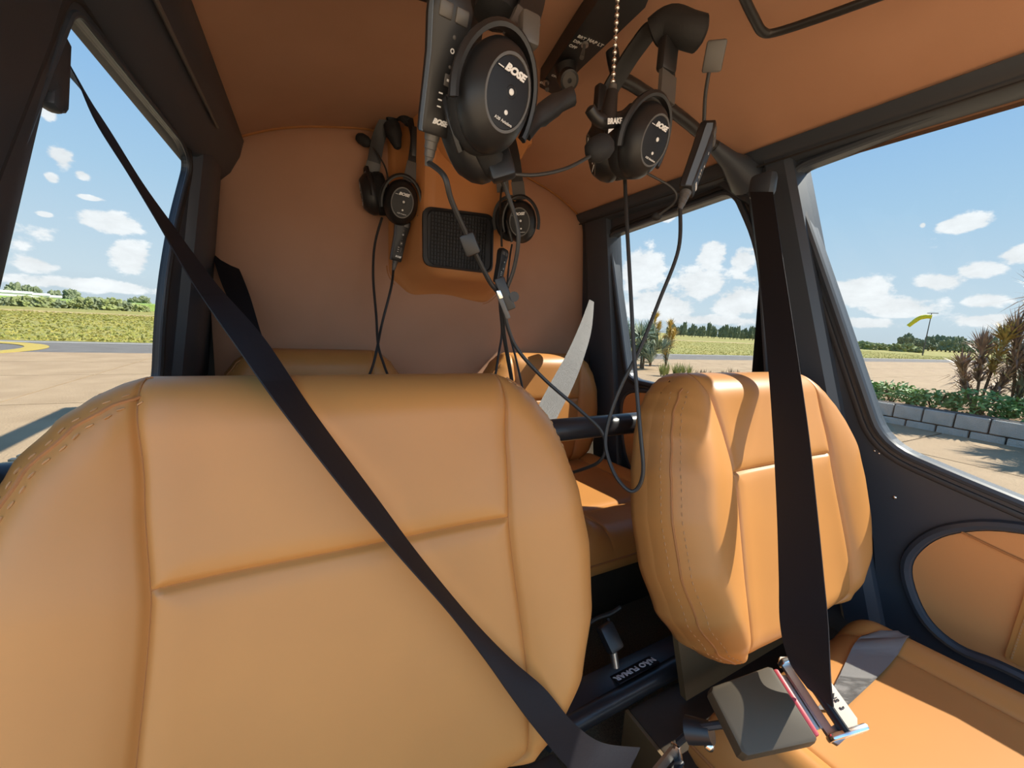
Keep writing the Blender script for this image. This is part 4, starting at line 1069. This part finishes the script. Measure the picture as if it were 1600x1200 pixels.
dracaena('tall grey-green spiky-leaved plant at the edge of the door window', (11.9, at(1595, 600, X=11.9).y, GZ+.30), [(0, .05, 2.35), (.1, -.15, 1.95), (-.1, .18, 1.55), (.0, -.3, 1.4), (.1, .0, 1.0)], [LEAFP, LEAFG, LEAFP], 340, .50)
for q_, (x_, y_) in enumerate(((11.3, .75), (11.7, -.1), (11.4, -1.0), (11.2, .2))):
    dracaena('spiky-leaved plant rising out of the hedge just past the door window edge', (x_, y_, GZ+.30), [(0, .05, 1.9+.2*q_), (-.25, -.25, 1.5), (-.2, .28, 1.2), (.0, -.35, 1.0), (-.3, .0, .8)], [LEAFP, LEAFG, LEAFP], 380+q_*20, .55)
# shrubs behind the rear door window
pA = at(1003, 572, Z=GZ+.1)
t = thing('agave_bush', 'big blue-green spiky bush outside the rear door window', 'bush', (pA.x, pA.y, GZ))
b = MB()
rnd = random.Random(5)
for i in range(26):
    q = Vector((pA.x-.2+rnd.uniform(-.9, .8), pA.y+.2+rnd.uniform(-.8, .9), GZ+rnd.uniform(.25, 1.5))); rosette(b, q, (rnd.uniform(-.6, .6), rnd.uniform(-.6, .6), 1), 60, .75, .05, 500+i, .3, 1.3)
b.build('leaves', LEAFG, t, smooth=False, kind='stuff')
MB().tube([(pA.x, pA.y, GZ), (pA.x, pA.y, GZ+1.3)], .09, 8).build('stem', BARK, t)
for i, (u_, hh, lab) in enumerate(((1014, 2.15, 'yellow spiky-topped plant rising behind the blue-green bush'), (1039, 1.85, 'golden spiky-leaved plant beside the blue-green bush, on the treeline side'))):
    p = at(u_, 570, Z=GZ+.1)
    dracaena(lab, (p.x+.4, p.y+.3, GZ), [(0, 0, hh), (.1, -.15, hh*.78), (-.12, .1, hh*.6), (.05, .12, hh*.42)] , [LEAFY, LEAFY, LEAFY, LEAFG], 700+i*20, .42)
gt = MB(); rnd = random.Random(9)
GREENG = mat('fresh_grass', (0.22, 0.27, 0.07), .8, var=(3, (.34, .33, .12)))
for i in range(26):
    u_ = 1035+i*5.0; p = at(u_, 588, Z=GZ)
    t = thing('grass_tuft', 'fresh green grass tuft at the foot of the golden spiky plant' if i < 8 else 'dry brown weed stalk on the apron edge outside the rear door window', 'grass', (p.x, p.y, GZ), 'green grass tufts' if i < 8 else 'dry weed stalks')
    b = MB()
    tall = .55 if i < 8 else .42*rnd.uniform(.6, 1.1)
    rosette(b, p+Vector((rnd.uniform(-.1, .1), rnd.uniform(-.2, .2), -.02)), (0, 0, 1), 34 if i < 8 else 9, tall, .022, 900+i, .15, .55)
    b.build('blades', GREENG if i < 8 else BARK, t, smooth=False, kind='stuff')

# ------------------------------------------------------------------ far trees, shrubs, crop, sheds, windsock
ICO = None
def blob_mesh(seed, sub=4, amp=.42):
    bm = bmesh.new(); bmesh.ops.create_icosphere(bm, subdivisions=sub, radius=1)
    for v in bm.verts:
        n = v.co.normalized(); k = 1+amp*noise.noise(n*1.7+Vector((seed*3.1, 0, 0)))+amp*.7*noise.noise(n*4.3+Vector((0, seed*1.7, 0)))+amp*.6*noise.noise(n*9+Vector((0, 0, seed)))+amp*.5*noise.noise(n*19+Vector((0, seed, 0)))
        v.co = n*k
        if v.co.z < -.55: v.co.z = -.55
    me = bpy.data.meshes.new('crown'); bm.to_mesh(me); bm.free(); return me
BLOBS = [blob_mesh(i) for i in range(6)]
BM = {}
def crown(i, material):
    key = (i % 6, material.name)
    if key not in BM: me = BLOBS[i % 6].copy(); me.materials.append(material); BM[key] = me
    return BM[key]
TRK = None
def tree(name, label, cat, group, p, r, h_, material, i, trunk=True):
    global TRK
    t = thing(name, label, cat, (p.x, p.y, GZ), group)
    c = link_part('crown', crown(i, material), t, Matrix.Translation((0, 0, h_*(.42 if trunk else .27))) @ Matrix.Rotation(i*1.3, 4, 'Z') @ Matrix.Diagonal((r, r, h_*.56, 1)))
    if trunk:
        if TRK is None:
            b = MB().tube([(0, 0, 0), (0, 0, 1)], [1, .7], 6); TRK = bpy.data.meshes.new('trunk'); TRK.from_pydata([tuple(q) for q in b.v], [], b.f); TRK.materials.append(BARK)
        link_part('trunk', TRK, t, Matrix.Diagonal((r*.14, r*.14, h_*.4, 1)))
    return t
def polar(u_, dist):
    v = ray(u_, 520); q = Vector((v.x, v.y)).normalized()*dist; return Vector((q.x, q.y, 0))
rnd = random.Random(21)
i = 0
u_ = 1046
while u_ < 1204:                                  # plantation row behind the rear door window
    p = polar(u_+rnd.uniform(-2, 2), 255+rnd.uniform(-18, 18)); hh = rnd.uniform(6.8, 9.2)
    tree('tree', 'grey-green tree in the long row seen through the rear door window', 'tree', 'tree row beyond the field', p, 1.3, hh*rnd.uniform(.68, .92), TREEM, i); i += 1; u_ += 6
u_ = 1338
while u_ < 1440:                                  # low bushes through the front door window
    p = polar(u_, 170+rnd.uniform(-12, 12)); hh = rnd.uniform(1.8, 2.8)
    tree('shrub', 'low green shrub on the far field edge, windsock side', 'shrub', 'shrub row below the windsock', p, 1.5, hh, SHRUBM, i, False); i += 1; u_ += 5.5
u_ = 1414
while u_ < 1560:
    p = polar(u_, 300+rnd.uniform(-20, 20)); hh = rnd.uniform(4.5, 8.5)
    tree('tree', 'dark tree standing in the distance behind the windsock pole', 'tree', 'trees behind the windsock', p, 2.4, hh, TREEM, i); i += 1; u_ += 7
for k, (u_, hh, w_) in enumerate(((15, 2.2, 1.2), (28, 2.4, 1.2), (44, 3.0, 2.0), (58, 2.6, 1.8), (72, 2.9, 2.0), (82, 2.8, 1.7), (96, 2.4, 1.6), (126, 2.6, 1.8), (142, 3.6, 2.2), (156, 3.9, 2.4), (170, 3.5, 2.2), (184, 3.8, 2.4), (196, 3.2, 2.0), (212, 2.4, 1.6), (226, 2.2, 1.6))):
    p = polar(u_, 96); tree('shrub', 'wild green shrub at the field edge on the circle marking side', 'shrub', 'shrubs beyond the yellow circle', p, w_*.62, hh*.62, SHRUBM if k % 3 else TREEM, k, False)
for k, (u_, hh) in enumerate(((32, 6.8), (52, 6.0), (62, 5.8), (92, 5.0), (117, 5.6), (122, 5.4), (215, 4.0), (230, 4.6))):
    p = polar(u_, 300); tree('tree', 'small dark distant tree above the green crop', 'tree', 'trees above the green crop', p, 2.6, hh+.4, TREEM, k)
cp = MB()
a, b_, c_, d_ = polar(-60, 100), polar(260, 108), polar(260, 420), polar(-60, 400)
cp.prism([Vector((q.x, q.y, GZ)) for q in (a, b_, c_, d_)], (0, 0, 1.35)).build('crop_field', CROP); 
struct(bpy.data.objects['crop_field'], 'tall green crop beyond the shrubs on the circle marking side', 'crop')
def shed(label, u_, dist, w_, h_):
    p = polar(u_, dist); t = thing('shed', label, 'building', (p.x, p.y, GZ)); d_ = Vector((p.x, p.y, 0)).normalized(); r_ = Vector((d_.y, -d_.x, 0))
    M = frame_m((p.x, p.y, GZ), r_, (0, 0, 1))
    MB(M).box((0, 0, h_/2), (w_, 8, h_)).build('wall', WALLW, t, smooth=False)
    R = [[Vector((x, -4.3+8.6*j/8, h_+.8*math.sin(PI*j/8))) for j in range(9)]+[Vector((x, 4.3, h_-.1)), Vector((x, -4.3, h_-.1))] for x in (-w_/2-.3, w_/2+.3)]
    MB(M).rings(R).build('roof', ROOFG, t, smooth=False)
shed('long white shed on the horizon next to the belt guide post', 28, 240, 9, 2.6)
shed('small white shed on the horizon above the purple-brown shrubs', 66, 245, 6, 2.3)
shed('pale shed on the horizon over the middle of the crop', 88, 250, 5, 1.8)
wp = polar(1449, 110)
ws = thing('windsock', 'yellow windsock drooping from its mast out on the field', 'windsock', (wp.x, wp.y, GZ))
top = Vector((wp.x, wp.y, 6.6))
MB().tube([(wp.x, wp.y, GZ), top], [.11, .06], 8).build('mast', GREYP, ws)
r_ = Vector((wp.y, -wp.x, 0)).normalized()
MB().tube([top+r_*.9, top-r_*.6+Vector((0, 0, .0))], .06, 6).build('mast_arm', GREYP, ws)
s0 = top+Vector((0, 0, -.7))
MB().tube(catmull([s0+r_*.15, s0-r_*.7, s0-r_*1.5+Vector((0, 0, -.3)), s0-r_*2.2+Vector((0, 0, -1.1)), s0-r_*2.8+Vector((0, 0, -1.9))], 5), [.36]*5+[.40]*5+[.38]*5+[.34]*5+[.30], 10).build('sock', SOCK, ws)

# ------------------------------------------------------------------ rotor overhead (throws the shadows on the apron)
ro = thing('main_rotor', 'dark main rotor blades above the cabin roof throwing shadow bars on the apron', 'rotor', (.38, 1.75, .6))
MB().tube([(.38, 1.75, .60), (.38, 1.75, 1.78)], .10, 12, flat=2.0).build('mast_fairing', FRAME, ro)
MB().rbox((.38, 1.75, 1.80), (.22, .9, .12), .03).build('rotor_hub', STEEL, ro)
Mr = Matrix.Translation((.38, 1.75, 0)) @ Matrix.Rotation(math.radians(4.5), 4, 'Z')
for sg in (1, -1):
    MB(Mr).prism([(-.14, sg*.5, 1.78), (.14, sg*.5, 1.80), (.13, sg*5.0, 1.68), (-.13, sg*5.0, 1.66)], (0, 0, .03)).build('blade', FRAME, ro, smooth=False)
def lift():
    for o in list(SC.objects):
        if o.parent is None and o is not camo and o is not so:
            o.location.z += H
lift()
